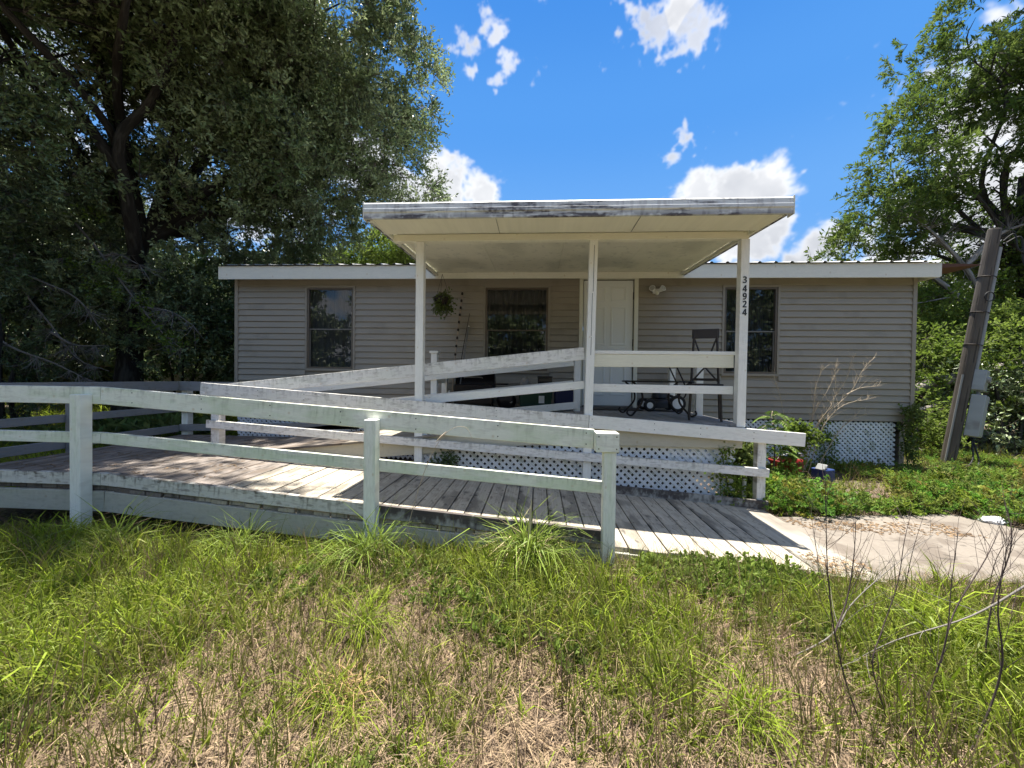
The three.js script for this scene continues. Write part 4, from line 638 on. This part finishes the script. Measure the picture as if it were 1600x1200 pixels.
// ---------------------------------------------------------------- bare shrubs in the foreground and by the wall
function twiggy(name, label, cat, stems, mat, r0, seed, dens = 9, leafMat) {
  const t = thing(name, label, cat), r = rng(seed);
  stems.forEach((p) => { const c = new THREE.CatmullRomCurve3(p.map((q) => V(...q))), L = c.getLength(), gs = [tubeGeo(p, [r0, r0 * .8, r0 * .55, r0 * .25], 6, 5, .15, seed)];
    for (let k = 0; k < dens * L * 1.6; k++) { const u = .25 + .74 * r(), P = c.getPoint(u), T = c.getTangent(u), d = V(r() - .5, r() * .5, r() - .5).normalize().multiplyScalar(.9).add(T).normalize(), l = (.08 + .24 * r()) * (1.25 - u * .7), E = P.clone().addScaledVector(d, l).add(V(0, .02, 0)); gs.push(tubeGeo([P, P.clone().lerp(E, .5).add(V((r() - .5) * .03, 0, (r() - .5) * .03)), E], [r0 * .38 * (1.1 - .7 * u), r0 * .25, r0 * .10], 4, 2)); if (r() < .7) { const E2 = P.clone().lerp(E, .6).add(V((r() - .5) * .14, .07 * r(), (r() - .5) * .14)); gs.push(tubeGeo([P.clone().lerp(E, .5), E2], [r0 * .2, r0 * .08], 4, 1)); } }
    part('stem', mergeGeometries(gs), mat, t); });
  return t;
}
twiggy('bare_shrub', 'tall bare dark twiggy weed in the foreground, leftmost of the group at lower right', 'shrub', [[[1.32, 0, 5.02], [1.22, .21, 5.04], [1.15, .46, 5.05], [1.12, .68, 5.05], [1.10, .92, 5.06], [1.10, 1.10, 5.05]], [[1.15, .46, 5.05], [1.21, .56, 5.02], [1.25, .73, 5.0], [1.27, .92, 4.98]]], M.twigDark, 0.00354, 21);
twiggy('bare_shrub', 'bare dark twiggy weed with an angled stem just right of the tallest one', 'shrub', [[[1.43, 0, 4.98], [1.37, .16, 5.0], [1.33, .32, 5.0], [1.38, .44, 4.98], [1.45, .62, 4.96], [1.48, .79, 4.95], [1.53, .90, 4.92]]], M.twigDark, 0.00326, 22);
twiggy('bare_shrub', 'bare forking twiggy weed in the middle of the lower right group', 'shrub', [[[1.52, 0, 4.95], [1.61, .24, 4.95], [1.65, .42, 4.95], [1.68, .60, 4.93], [1.71, .82, 4.92]], [[1.63, .30, 4.95], [1.72, .47, 4.9], [1.88, .69, 4.86], [1.95, .80, 4.84]]], M.twigDark, 0.00340, 23);
twiggy('bare_shrub', 'bare thick stemmed twiggy weed nearest the right edge', 'shrub', [[[1.58, -.02, 5.08], [1.71, .20, 5.05], [1.75, .39, 5.05], [1.74, .56, 5.04], [1.76, .71, 5.03], [1.79, .82, 5.02]], [[2.05, .04, 4.7], [2.1, .4, 4.68], [2.2, .7, 4.66], [2.22, .9, 4.6]]], M.twigDark, 0.00408, 24, 12);
twiggy('bare_shrub', 'thin bare weed standing by the near corner of the ramp end', 'shrub', [[[1.75, .04, 4.1], [1.72, .35, 4.1], [1.66, .7, 4.1]], [[2.35, .04, 3.95], [2.4, .35, 3.95], [2.5, .62, 3.92]], [[2.9, .04, 3.9], [2.95, .3, 3.9], [3.05, .5, 3.9]]], M.twigDark, 0.00272, 25, 12);
twiggy('fallen_branch', 'pale grey dead branch lying across the grass among the bare weeds', 'branch', [[[1.28, .08, 4.62], [1.46, .18, 4.6], [1.58, .30, 4.55], [1.75, .42, 4.5], [2.1, .62, 4.4]], [[2.2, .56, 4.75], [1.95, .39, 4.75], [1.63, .25, 4.74], [1.45, .10, 4.7]]], M.twigGrey, .0045, 26, 5);
twiggy('dead_bush', 'dead tan leafless bush against the beige siding right of the porch', 'shrub', [[[3.75, .1, .62], [3.9, .79, .6], [4.22, 1.40, .58], [4.32, 1.70, .55]], [[3.85, .1, .6], [4.01, .76, .6], [4.48, 1.31, .62], [4.61, 1.58, .62], [4.82, 1.83, .6]], [[3.8, .1, .66], [3.97, .76, .65], [4.19, 1.16, .68], [4.22, 1.56, .66]], [[4.41, 1.25, .62], [4.6, 1.34, .6], [4.9, 1.38, .6]], [[4.0, .1, .6], [4.4, .8, .6], [4.75, .98, .55]], [[3.7, .1, .6], [3.62, .8, .55], [3.55, 1.25, .5], [3.46, 1.52, .5]], [[3.9, .1, .55], [4.15, .9, .5], [4.5, 1.5, .5], [4.55, 1.75, .5]], [[3.85, .1, .7], [4.05, .8, .7], [4.3, 1.1, .72], [4.7, 1.2, .7]], [[3.8, .1, .6], [3.95, .9, .62], [4.0, 1.35, .6], [4.1, 1.65, .6]]], M.twigTan, .006, 27, 9);
{ // leafy sumac sapling by the end of the middle rail
  const t = thing('sumac_sapling', 'green feather leaved sapling growing between ramp rail end and house wall', 'sapling', [3.05, .05, 1.25]), r = rng(66), q = [];
  part('stem', tubeGeo([[0, 0, 0], [.03, .5, 0], [0, .95, 0]], [.012, .01, .005], 6, 4), M.twig, t);
  for (let k = 0; k < 15; k++) { const a = k * 2.4, h = .45 + .55 * k / 15, L = .25 * (1.15 - .4 * k / 15), gs = [], ca = Math.cos(a), sa = Math.sin(a), at = (s) => V(ca * L * s, h + .16 * s - .20 * s * s, sa * L * s), pos = []; for (let m = 0; m < 9; m++) for (const sd of [-1, 1]) { const P = at(.2 + .8 * m / 8), o = .10 * (1 - .05 * m), dx = -sa * sd, dz = ca * sd, w = .016; pos.push(P.x, P.y, P.z, P.x + dx * o * .5 + ca * w, P.y - .012 + .01 * r(), P.z + dz * o * .5 + sa * w, P.x + dx * o + ca * .03, P.y - .035, P.z + dz * o + sa * .03, P.x, P.y, P.z, P.x + dx * o + ca * .03, P.y - .035, P.z + dz * o + sa * .03, P.x + dx * o * .5 - ca * w, P.y - .012, P.z + dz * o * .5 - sa * w); }
    const g = new THREE.BufferGeometry(); g.setAttribute('position', new THREE.Float32BufferAttribute(pos, 3)); g.computeVertexNormals(); part('leaf', g, M.sumac ??= leafy(.15, .225, .05, .4), t); part('stalk', tubeGeo([at(0), at(.5), at(1)], [.003, .0025, .001], 4, 2), M.twigTan, t); }
}
const creeper = (label, pts, pal, sc = .8) => { const t = thing('creeper', label, 'vine'), r = rng(900 + pts.length); part('stem', tubeGeo(pts, [.008, .006, .004], 5, 3), M.twig, t); const c = new THREE.CatmullRomCurve3(pts.map((q) => V(...q))), q = []; for (let k = 0; k < pts.length * 9; k++) { const P = c.getPoint(r()); q.push([P.add(V((r() - .5) * .2, (r() - .5) * .15, r() * .04)), V(r() - .5, r() - .3, .5 + r()).normalize(), sc * (.5 + .5 * r()), tint(r, pal)]); } scatter('leaves', SP.ivy.leaf, M.leaf, q, t); };
creeper('dark vine climbing the right corner of the lattice skirting', [[5.75, 0, .08], [5.70, .45, .06], [5.66, .8, .05], [5.78, .98, .05]], PAL.oakLit, .7);
creeper('sparse vine hanging in the middle of the house lattice', [[4.55, 0, .06], [4.5, .5, .04], [4.42, .78, .04]], PAL.lime, .55);
creeper('vine on the right end of the porch lattice behind the rail', [[2.12, .05, 2.18], [2.05, .4, 2.17], [2.0, .66, 2.17]], PAL.lime, .55);
creeper('weedy vine behind the last rail post of the ramp', [[2.45, .05, 1.9], [2.36, .4, 1.9], [2.3, .62, 1.9], [2.2, .62, 2.0]], PAL.oakLit, .9);
creeper('small green tuft on the left part of the porch lattice', [[-1.12, .3, 2.20], [-1.05, .45, 2.20], [-1.0, .52, 2.20]], PAL.deep, .5);
creeper('leafy mass growing over the red tub beside the rail end', [[3.1, .1, 1.0], [3.4, .4, 1.0], [3.5, .75, .9], [3.7, .62, .9], [3.3, .7, 1.0]], PAL.lime, .9);

// ---------------------------------------------------------------- utility pole
{
  const t = thing('utility_pole', 'leaning grey wooden utility pole with meter box and conduit right of the house', 'utility pole', [6.93, -.1, -.6]);
  const top = V(.655, 4.09, 0), ax = top.clone().normalize(), at = (h, x = 0, z = 0) => ax.clone().multiplyScalar(h).add(V(x, 0, z));
  part('shaft', tubeGeo([at(-.1), at(1), at(2.5), at(4.14)], [.098, .095, .091, .086], 20, 6, .03), M.pole, t);
  const cap = new THREE.CylinderGeometry(.080, .085, .03, 20); const cm = part('top', cap, M.pole, t); cm.position.copy(at(4.15)); cm.quaternion.setFromUnitVectors(UPV, ax);
  part('conduit', tubeGeo([at(1.75, .115, .03), at(3, .11, .03), at(3.85, .105, .03)], [.032, .032, .032], 10, 2), M.pipe, t); part('ground_conduit', tubeGeo([at(.1, -.105, .06), at(1.7, -.10, .06)], [.014, .014], 8, 2), M.pipe, t);
  for (const h of [2.2, 2.75, 3.35]) { const s = new THREE.TorusGeometry(.112, .007, 6, 24); s.rotateX(Math.PI / 2); const m = part('strap', s, M.iron, t); m.position.copy(at(h, .02)); m.quaternion.setFromUnitVectors(UPV, ax); }
  const tilt = (g, name, mat, h, x, z, ry) => { const m = part(name, g, mat, t); m.position.copy(at(h, x, z)); m.quaternion.setFromUnitVectors(UPV, ax).multiply(new THREE.Quaternion().setFromAxisAngle(UPV, ry)); return m; };
  const b1 = tilt(boardGeo(.26, .70, .17, .012), 'breaker_box', M.galv, 1.0, .22, .08, .62); part('lid_seam', shift(boardGeo(.23, .66, .012, .004), 0, 0, .086), M.galv, b1); part('latch', shift(boardGeo(.02, .12, .016, .004), .08, .18, .095), M.iron, b1);
  const b2 = tilt(boardGeo(.22, .34, .15, .012), 'meter_box', M.galv, 1.60, .19, .06, .62); part('collar', shift(new THREE.CylinderGeometry(.05, .05, .05, 14).rotateX(Math.PI / 2), 0, .02, .09), M.pipe, b2);
  part('pipe', tubeGeo([at(1.34, .20, .06), at(1.44, .195, .06)], [.025, .025], 8, 1), M.pipe, t);
  for (const p of [[at(.62, .2, .1), V(.1, .25, .3), V(-.35, .06, .4)], [at(.6, .22, .1), V(.15, .2, .35), V(-.55, .03, .5)]]) part('cable', tubeGeo(p, [.012, .012], 6, 6), M.blackCable, t);
  part('service_loop', tubeGeo([at(3.9, .14, .05), V(.95, 3.95, .1), V(1.0, 3.5, .12), V(1.15, 3.35, .15), V(1.6, 3.5, .1), V(2.6, 4.4, -.3)], [.013, .013], 6, 6), M.blackCable, t); part('service_loop', tubeGeo([at(3.95, .12, .05), V(.85, 4.0, .1), V(.92, 3.72, .12), V(1.3, 3.62, .15), V(2.6, 4.5, -.2)], [.012, .012], 6, 6), M.blackCable, t);
  const wk = tilt(new THREE.TorusGeometry(.075, .008, 6, 20), 'wire_coil', M.blackCable, 3.0, -.02, .15, 0);
}

// ---------------------------------------------------------------- things on the porch
{
  const t = thing('security_light', 'white twin headed security light on the siding right of the door', 'wall light', [1.875, 2.845, .020]); t.scale.setScalar(.78);
  part('base', shift(boardGeo(.13, .10, .05, .01), 0, 0, .03), M.white, t); part('sensor', shift(new THREE.SphereGeometry(.035, 14, 10), .01, -.055, .075), M.trimCream, t);
  for (const s of [-1, 1]) { const g = new THREE.CylinderGeometry(.062, .030, .12, 16); g.rotateX(Math.PI / 2 - .35); g.rotateY(s * .5); const h = part('lamp_head', shift(g, s * .085, .02, .11), M.white, t); const f = new THREE.CylinderGeometry(.052, .052, .006, 16); f.translate(0, .061, 0); f.rotateX(Math.PI / 2 - .35); f.rotateY(s * .5); part('lens', shift(f, s * .085, .02, .11), foil(.45, .45, .42, .2), h); part('arm', bar([0, .01, .05], [s * .07, .015, .09], .012), M.white, t); }
}
{ // tall dark chair
  const t = thing('patio_chair', 'dark metal patio chair with tall slatted back near the right porch post', 'chair', [1.955, DECK, 1.82], -.35);
  const B = (n, a, b, r, m = M.chair) => part(n, bar(a, b, r, 8), m, t), pl = (n, w, h, d, x, y, z, rx = 0) => { const m = part(n, boardGeo(w, h, d, .005), M.chair, t); m.position.set(x, y, z); m.rotation.x = rx; };
  for (const s of [-1, 1]) { B('leg', [s * .165, 0, .17], [s * .15, .40, .15], .013); B('leg', [s * .17, 0, -.22], [s * .15, .42, -.17], .013); B('back_post', [s * .15, .40, -.17], [s * .125, 1.07, -.24], .014); B('brace', [s * .125, .98, -.235], [0, .62, -.195], .010); B('brace', [s * .148, .44, -.175], [0, .62, -.195], .010); B('side_bar', [s * .16, .33, .16], [s * .16, .33, -.19], .010); }
  pl('top_panel', .30, .115, .022, 0, 1.03, -.236, -.1); pl('seat', .36, .022, .36, 0, .41, -.01); pl('front_bar', .32, .022, .022, 0, .34, .158); pl('back_bar', .28, .03, .02, 0, .47, -.178);
}
{ // low iron table
  const t = thing('patio_table', 'low glass topped iron table with scrolled legs beside the patio chair', 'table', [1.50, DECK, 1.45]);
  const g = boardGeo(.74, .010, .50, .003); g.translate(0, .445, 0); part('table_top', g, M.glassTop, t); for (const z of [-.25, .25]) part('top_frame', bar([-.37, .437, z], [.37, .437, z], .010), M.iron, t); for (const x of [-.37, .37]) part('top_frame', bar([x, .437, -.25], [x, .437, .25], .010), M.iron, t); part('apron', bar([-.35, .33, .22], [.35, .33, .22], .009), M.iron, t); part('apron', bar([-.35, .33, -.22], [.35, .33, -.22], .009), M.iron, t);
  for (const sx of [-1, 1]) for (const sz of [-1, 1]) part('leg', tubeGeo([[sx * .34, .43, sz * .22], [sx * .24, .33, sz * .2], [sx * .22, .20, sz * .2], [sx * .30, .08, sz * .22], [sx * .36, .02, sz * .23], [sx * .41, .05, sz * .24], [sx * .40, .09, sz * .24]], [.013, .013, .012, .012, .011], 8, 5), M.iron, t);
}
{ // push mower
  const t = thing('lawn_mower', 'black and red push lawn mower by the wall right of the door', 'lawn mower', [1.84, DECK, .55]);
  const w = (x, z, r) => { const g = new THREE.TorusGeometry(r - .025, .025, 10, 24), m = part('wheel', shift(g, x, r, z), M.rubber, t), h = new THREE.CylinderGeometry(r - .04, r - .04, .03, 20); h.rotateX(Math.PI / 2); part('hub', shift(h, x, r, z), M.white, m); };
  w(.17, .19, .12); w(-.22, .19, .09); w(.17, -.19, .12); w(-.22, -.19, .09);
  const s = new THREE.LatheGeometry([[0, .20], [.12, .20], [.20, .17], [.24, .12], [.25, .05]].map((p) => new THREE.Vector2(...p)), 24); s.scale(1, 1, .75); part('mower_deck', s, M.blackPaint, t);
  const e = new THREE.CylinderGeometry(.10, .12, .10, 18); part('engine', shift(e, -.03, .25, 0), M.blackPaint, t); part('engine_cover', shift(boardGeo(.13, .07, .15, .02), -.02, .32, 0), M.red, t); part('fuel_cap', shift(new THREE.CylinderGeometry(.03, .03, .03, 12), .06, .32, .07), M.blackPaint, t);
  for (const z of [-.16, .16]) part('handle', tubeGeo([[.20, .13, z], [.42, .03, z], [.12, .74, z]].map((p, i) => i === 1 ? [.30, .02 + .25, z] : p), [.011, .011], 8, 4), M.iron, t); part('handle_bar', bar([.12, .74, -.16], [.12, .74, .16], .012), M.iron, t);
}
{ const t = thing('door_mat', 'flat dark door mat on the deck below the front door', 'door mat', [1.18, DECK, .45]); part('pile', shift(boardGeo(.70, .016, .42, .006), 0, .009, 0), M.mat, t); part('edging', shift(boardGeo(.74, .008, .46, .003), 0, .0045, 0), M.rubber, t); }
{ // barbecue
  const t = thing('barbecue_grill', 'dark closed barbecue grill standing on the porch under the middle window', 'grill', [-.99, DECK, .36]);
  part('cabinet', shift(boardGeo(.60, .30, .34, .012), 0, .20, 0), M.lid, t); const l = new THREE.CylinderGeometry(.17, .17, .62, 24, 1, false, 0, Math.PI); l.rotateZ(Math.PI / 2); l.rotateX(-Math.PI / 2); l.scale(1, 1, 1); part('lid', shift(l.rotateX(Math.PI / 2).rotateX(-Math.PI / 2), 0, .37, 0), M.lid, t);
  part('handle', tubeGeo([[-.14, .45, .14], [-.13, .46, .19], [.13, .46, .19], [.14, .45, .14]], [.009, .009], 8, 4), M.sash, t); part('side_shelf', shift(boardGeo(.22, .025, .30, .006), .42, .36, 0), M.lid, t);
  for (const x of [-.27, .27]) for (const z of [-.14, .14]) part('leg', bar([x, 0, z], [x, .12, z], .014), M.iron, t);
}
const tub = (name, label, x, z, w, h, d, mat, extra) => { const t = thing(name, label, 'tub', [x, DECK, z]); const s = new THREE.Shape(), r = .04; s.moveTo(-w / 2 + r, -d / 2); s.lineTo(w / 2 - r, -d / 2); s.quadraticCurveTo(w / 2, -d / 2, w / 2, -d / 2 + r); s.lineTo(w / 2, d / 2 - r); s.quadraticCurveTo(w / 2, d / 2, w / 2 - r, d / 2); s.lineTo(-w / 2 + r, d / 2); s.quadraticCurveTo(-w / 2, d / 2, -w / 2, d / 2 - r); s.lineTo(-w / 2, -d / 2 + r); s.quadraticCurveTo(-w / 2, -d / 2, -w / 2 + r, -d / 2); const g = new THREE.ExtrudeGeometry(s, { depth: h, bevelEnabled: false }); g.rotateX(-Math.PI / 2); const p = g.attributes.position; for (let i = 0; i < p.count; i++) { const k = .88 + .12 * p.getY(i) / h; p.setX(i, p.getX(i) * k); p.setZ(i, p.getZ(i) * k); } g.computeVertexNormals(); part('body', g, mat, t); part('rim', shift(boardGeo(w + .03, .025, d + .03, .008), 0, h + .0125, 0), mat, t); extra?.(t); return t; };
tub('storage_tub', 'dark green plastic tub with white label on the porch', -.03, .42, .52, .27, .36, M.greenTub, (t) => part('label', shift(boardGeo(.085, .11, .002, 0), .09, .14, .181), M.white, t));
tub('storage_tub', 'dark blue plastic tub on the porch beside the green one', .40, .42, .30, .29, .34, M.blueTub);
{ const t = thing('camo_box', 'small dark mottled box on top of the green tub lid', 'box', [.11, DECK + .298, .42]); part('body', shift(boardGeo(.22, .17, .18, .01), 0, .086, 0), std({ map: tex(128, 128, (u, v) => { const a = pf(u * 5, v * 5, 5, 5, 3, 301), b = pf(u * 7, v * 7, 7, 7, 2, 305); return a > .52 ? [.03, .035, .02] : b > .5 ? [.11, .085, .06] : [.012, .012, .012]; }), roughness: .7 }), t); part('lid', shift(boardGeo(.23, .02, .19, .005), 0, .183, 0), M.lid, t); }
{ const t = thing('white_pot', 'small rounded white pot on the green tub left of the dark box', 'pot', [-.20, DECK + .298, .42]); part('body', new THREE.LatheGeometry([[0, 0], [.05, 0], [.075, .06], [.07, .12], [.04, .155], [.03, .16], [0, .155]].map((p) => new THREE.Vector2(...p)), 22), foil(.34, .33, .33), t); part('knob', shift(new THREE.SphereGeometry(.015, 10, 8), 0, .168, 0), foil(.34, .33, .33), t); }
{ const t = thing('dark_bag', 'crumpled dark bag with a white patch left of the green tub', 'bag', [-.48, DECK, .46]); const g = new THREE.SphereGeometry(.15, 24, 16), p = g.attributes.position; for (let i = 0; i < p.count; i++) { const k = .75 + .5 * f3(p.getX(i) * 12 + 3, p.getY(i) * 12, p.getZ(i) * 12, 3, 91); p.setXYZ(i, p.getX(i) * k, Math.max(-.11, p.getY(i) * k * .9), p.getZ(i) * k); } g.computeVertexNormals(); part('sack', shift(g, 0, .11, 0), M.lid, t); const g2 = new THREE.SphereGeometry(.045, 14, 10); g2.scale(1.2, .8, .5); part('white_patch', shift(g2, .05, .10, .11), foil(.4, .38, .37), t); }
{ const t = thing('bottle', 'small white bottle at the left foot of the barbecue grill', 'bottle', [-1.36, DECK + .12, .56]); part('body', new THREE.LatheGeometry([[0, 0], [.028, 0], [.03, .07], [.012, .10], [.012, .115], [0, .115]].map((p) => new THREE.Vector2(...p)), 16), M.white, t); part('cap', shift(new THREE.CylinderGeometry(.014, .014, .02, 12), 0, .125, 0), M.white, t); part('stand', shift(boardGeo(.09, .12, .09, .01), 0, -.06, 0), M.lid, t); }
{ // poles that lean on the wall
  const t = thing('walking_stick', 'tallest knobbly cane with dark joints leaning on the siding', 'cane', [0, 0, 0]); const pts = [[-1.37, DECK, .32], [-1.34, 1.7, .24], [-1.30, 2.3, .15], [-1.26, 2.83, .07]]; part('shaft', tubeGeo(pts, [.013, .012, .008], 7, 5), foil(.34, .27, .2, .8), t); const c = new THREE.CatmullRomCurve3(pts.map((p) => V(...p))); for (let k = 0; k < 9; k++) { const P = c.getPoint(.38 + k * .075), g = new THREE.SphereGeometry(.019, 8, 6); g.scale(1, 1.5, 1); part('joint', shift(g, P.x, P.y, P.z), M.iron, t); }
  const u = thing('dark_rod', 'thin dark rod leaning on the siding between cane and pale pole', 'rod'); part('shaft', tubeGeo([[-1.32, DECK, .34], [-1.22, 1.9, .16], [-1.14, 2.48, .05]], [.009, .006, .004], 7, 4), M.iron, u); part('grip', tubeGeo([[-1.32, DECK + .01, .338], [-1.285, 1.3, .275]], [.014, .014], 8, 1), M.rubber, u);
  const w = thing('pale_pole', 'short pale grey pole leaning on the siding nearest the window', 'pole'); part('shaft', tubeGeo([[-1.27, DECK, .36], [-1.20, 1.8, .16], [-1.155, 2.26, .05]], [.011, .011, .011], 8, 3), M.sash, w); part('tip', shift(new THREE.SphereGeometry(.013, 8, 6), -1.154, 2.265, .05), M.white, w);
}
{ // hanging basket
  const t = thing('hanging_plant', 'dark trailing plant in a basket hung under the porch roof at left', 'hanging plant', [-1.50, 2.62, .48]); const r = rng(77), q = [];
  part('basket', new THREE.LatheGeometry([[0, -.10], [.07, -.09], [.12, -.02], [.13, .04], [.12, .04], [.10, 0]].map((p) => new THREE.Vector2(...p)), 18), M.iron, t); for (const a of [0, 2.1, 4.2]) part('hanger', bar([Math.cos(a) * .12, .04, Math.sin(a) * .12], [0, .40, 0], .0025, 4), M.iron, t);
  for (let k = 0; k < 34; k++) q.push([V((r() - .5) * .24, .10 - .26 * r(), (r() - .5) * .24), V(r() - .5, r() - .8, r() - .5).normalize(), .35 + .3 * r(), tint(r, PAL.oakLit)]); scatter('leaves', SP.ivy.leaf, M.leaf, q, t); part('trailing_stem', tubeGeo([[.05, -.05, .1], [.10, -.2, .12], [.06, -.34, .12]], [.003, .002], 4, 4), M.twig, t);
}

// ---------------------------------------------------------------- things on the ground
{ const t = thing('white_pipe', 'thin white plastic pipe standing behind the last middle rail post', 'pipe', [2.32, 0, 2.02]); part('tube', tubeGeo([[0, -.02, 0], [0, .62, 0]], [.021, .021], 12, 1), M.white, t); part('cap', shift(new THREE.CylinderGeometry(.025, .025, .04, 12), 0, .63, 0), M.white, t); }
{ const t = thing('red_tub', 'red plastic tub lying among weeds right of the ramp rail end', 'tub', [3.50, .10, .80], .3); t.scale.setScalar(.82); const g = new THREE.LatheGeometry([[.0, 0], [.19, 0], [.25, .24], [.275, .25], [.275, .28], [.25, .28], [.23, .25], [.17, .02], [0, .02]].map((p) => new THREE.Vector2(...p)), 26); part('bowl', g, M.red, t); part('handle', tubeGeo([[-.26, .25, 0], [-.2, .38, .1], [.2, .38, .1], [.26, .25, 0]], [.006, .006], 6, 5), M.white, t); }
{ const t = thing('blue_bin', 'small blue and white bin in the weeds beside the red tub', 'bin', [3.92, -.08, .90], .4); part('body', shift(boardGeo(.20, .30, .2, .02), 0, .17, 0), M.blueBright, t); const l = part('lid', boardGeo(.10, .03, .13, .012), M.pipe, t); l.position.set(-.06, .34, .02); l.rotation.z = .9; }
{ const t = thing('plastic_bag', 'crumpled white plastic bag in the grass right of the concrete path', 'bag', [4.50, .06, 2.42]); const g = new THREE.IcosahedronGeometry(.082, 5), p = g.attributes.position; for (let i = 0; i < p.count; i++) { const x = p.getX(i), y = p.getY(i), z = p.getZ(i), k = .6 + .8 * Math.abs(f3(x * 16 + 5, y * 16, z * 16, 3, 95) - .5) * 2 + .3 * f3(x * 6, y * 6, z * 6, 2, 96); p.setXYZ(i, x * k * 1.3, y * k * .5 + .02, z * k); } g.computeVertexNormals(); part('film', g, foil(.72, .73, .74, .35), t); const k = new THREE.SphereGeometry(.02, 10, 8); k.scale(1, 1.6, 1); part('knot', shift(k, .03, .035, .02), foil(.72, .73, .74, .35), t); }
{ // leaf litter on landing and ramp end
  const r = rng(31), q = []; const leaf = spray({ seed: 44, twigs: 3, per: 2, leaf: .05, wid: .022, len: .08, spread: 1.5, droop: 1 });
  for (let i = 0; i < 420; i++) { let x, y, z; if (i < 210) { x = -5.3 + r() * 2.4; z = .95 + r() * 2.7; if (z < 2.3 && x > -3.6) continue; y = x < -3.55 ? .497 : .495 - .0705 * (x + 3.5); } else if (i < 330) { x = 2.45 + 1.5 * r(); z = 2.55 + .28 * r(); y = .064; } else { if (r() < .6) continue; x = 2.0 + .4 * r(); z = 3.45 + .3 * r(); y = .495 - .0705 * (x + 3.5) + .004; } q.push([V(x, y, z), V(0, 1, 0), [1, .12, 1].map((k) => k * (.7 + .5 * r())), tint(r, [[.10, .06, .03], [.26, .17, .09]])]); }
  const o = thing('fallen_leaves', 'brown fallen leaves strewn over landing, ramp end and path', 'leaves'); o.userData.kind = 'stuff'; scatter('litter', leaf.leaf, M.straw, q, o);
}
renderer.render(scene, camera);
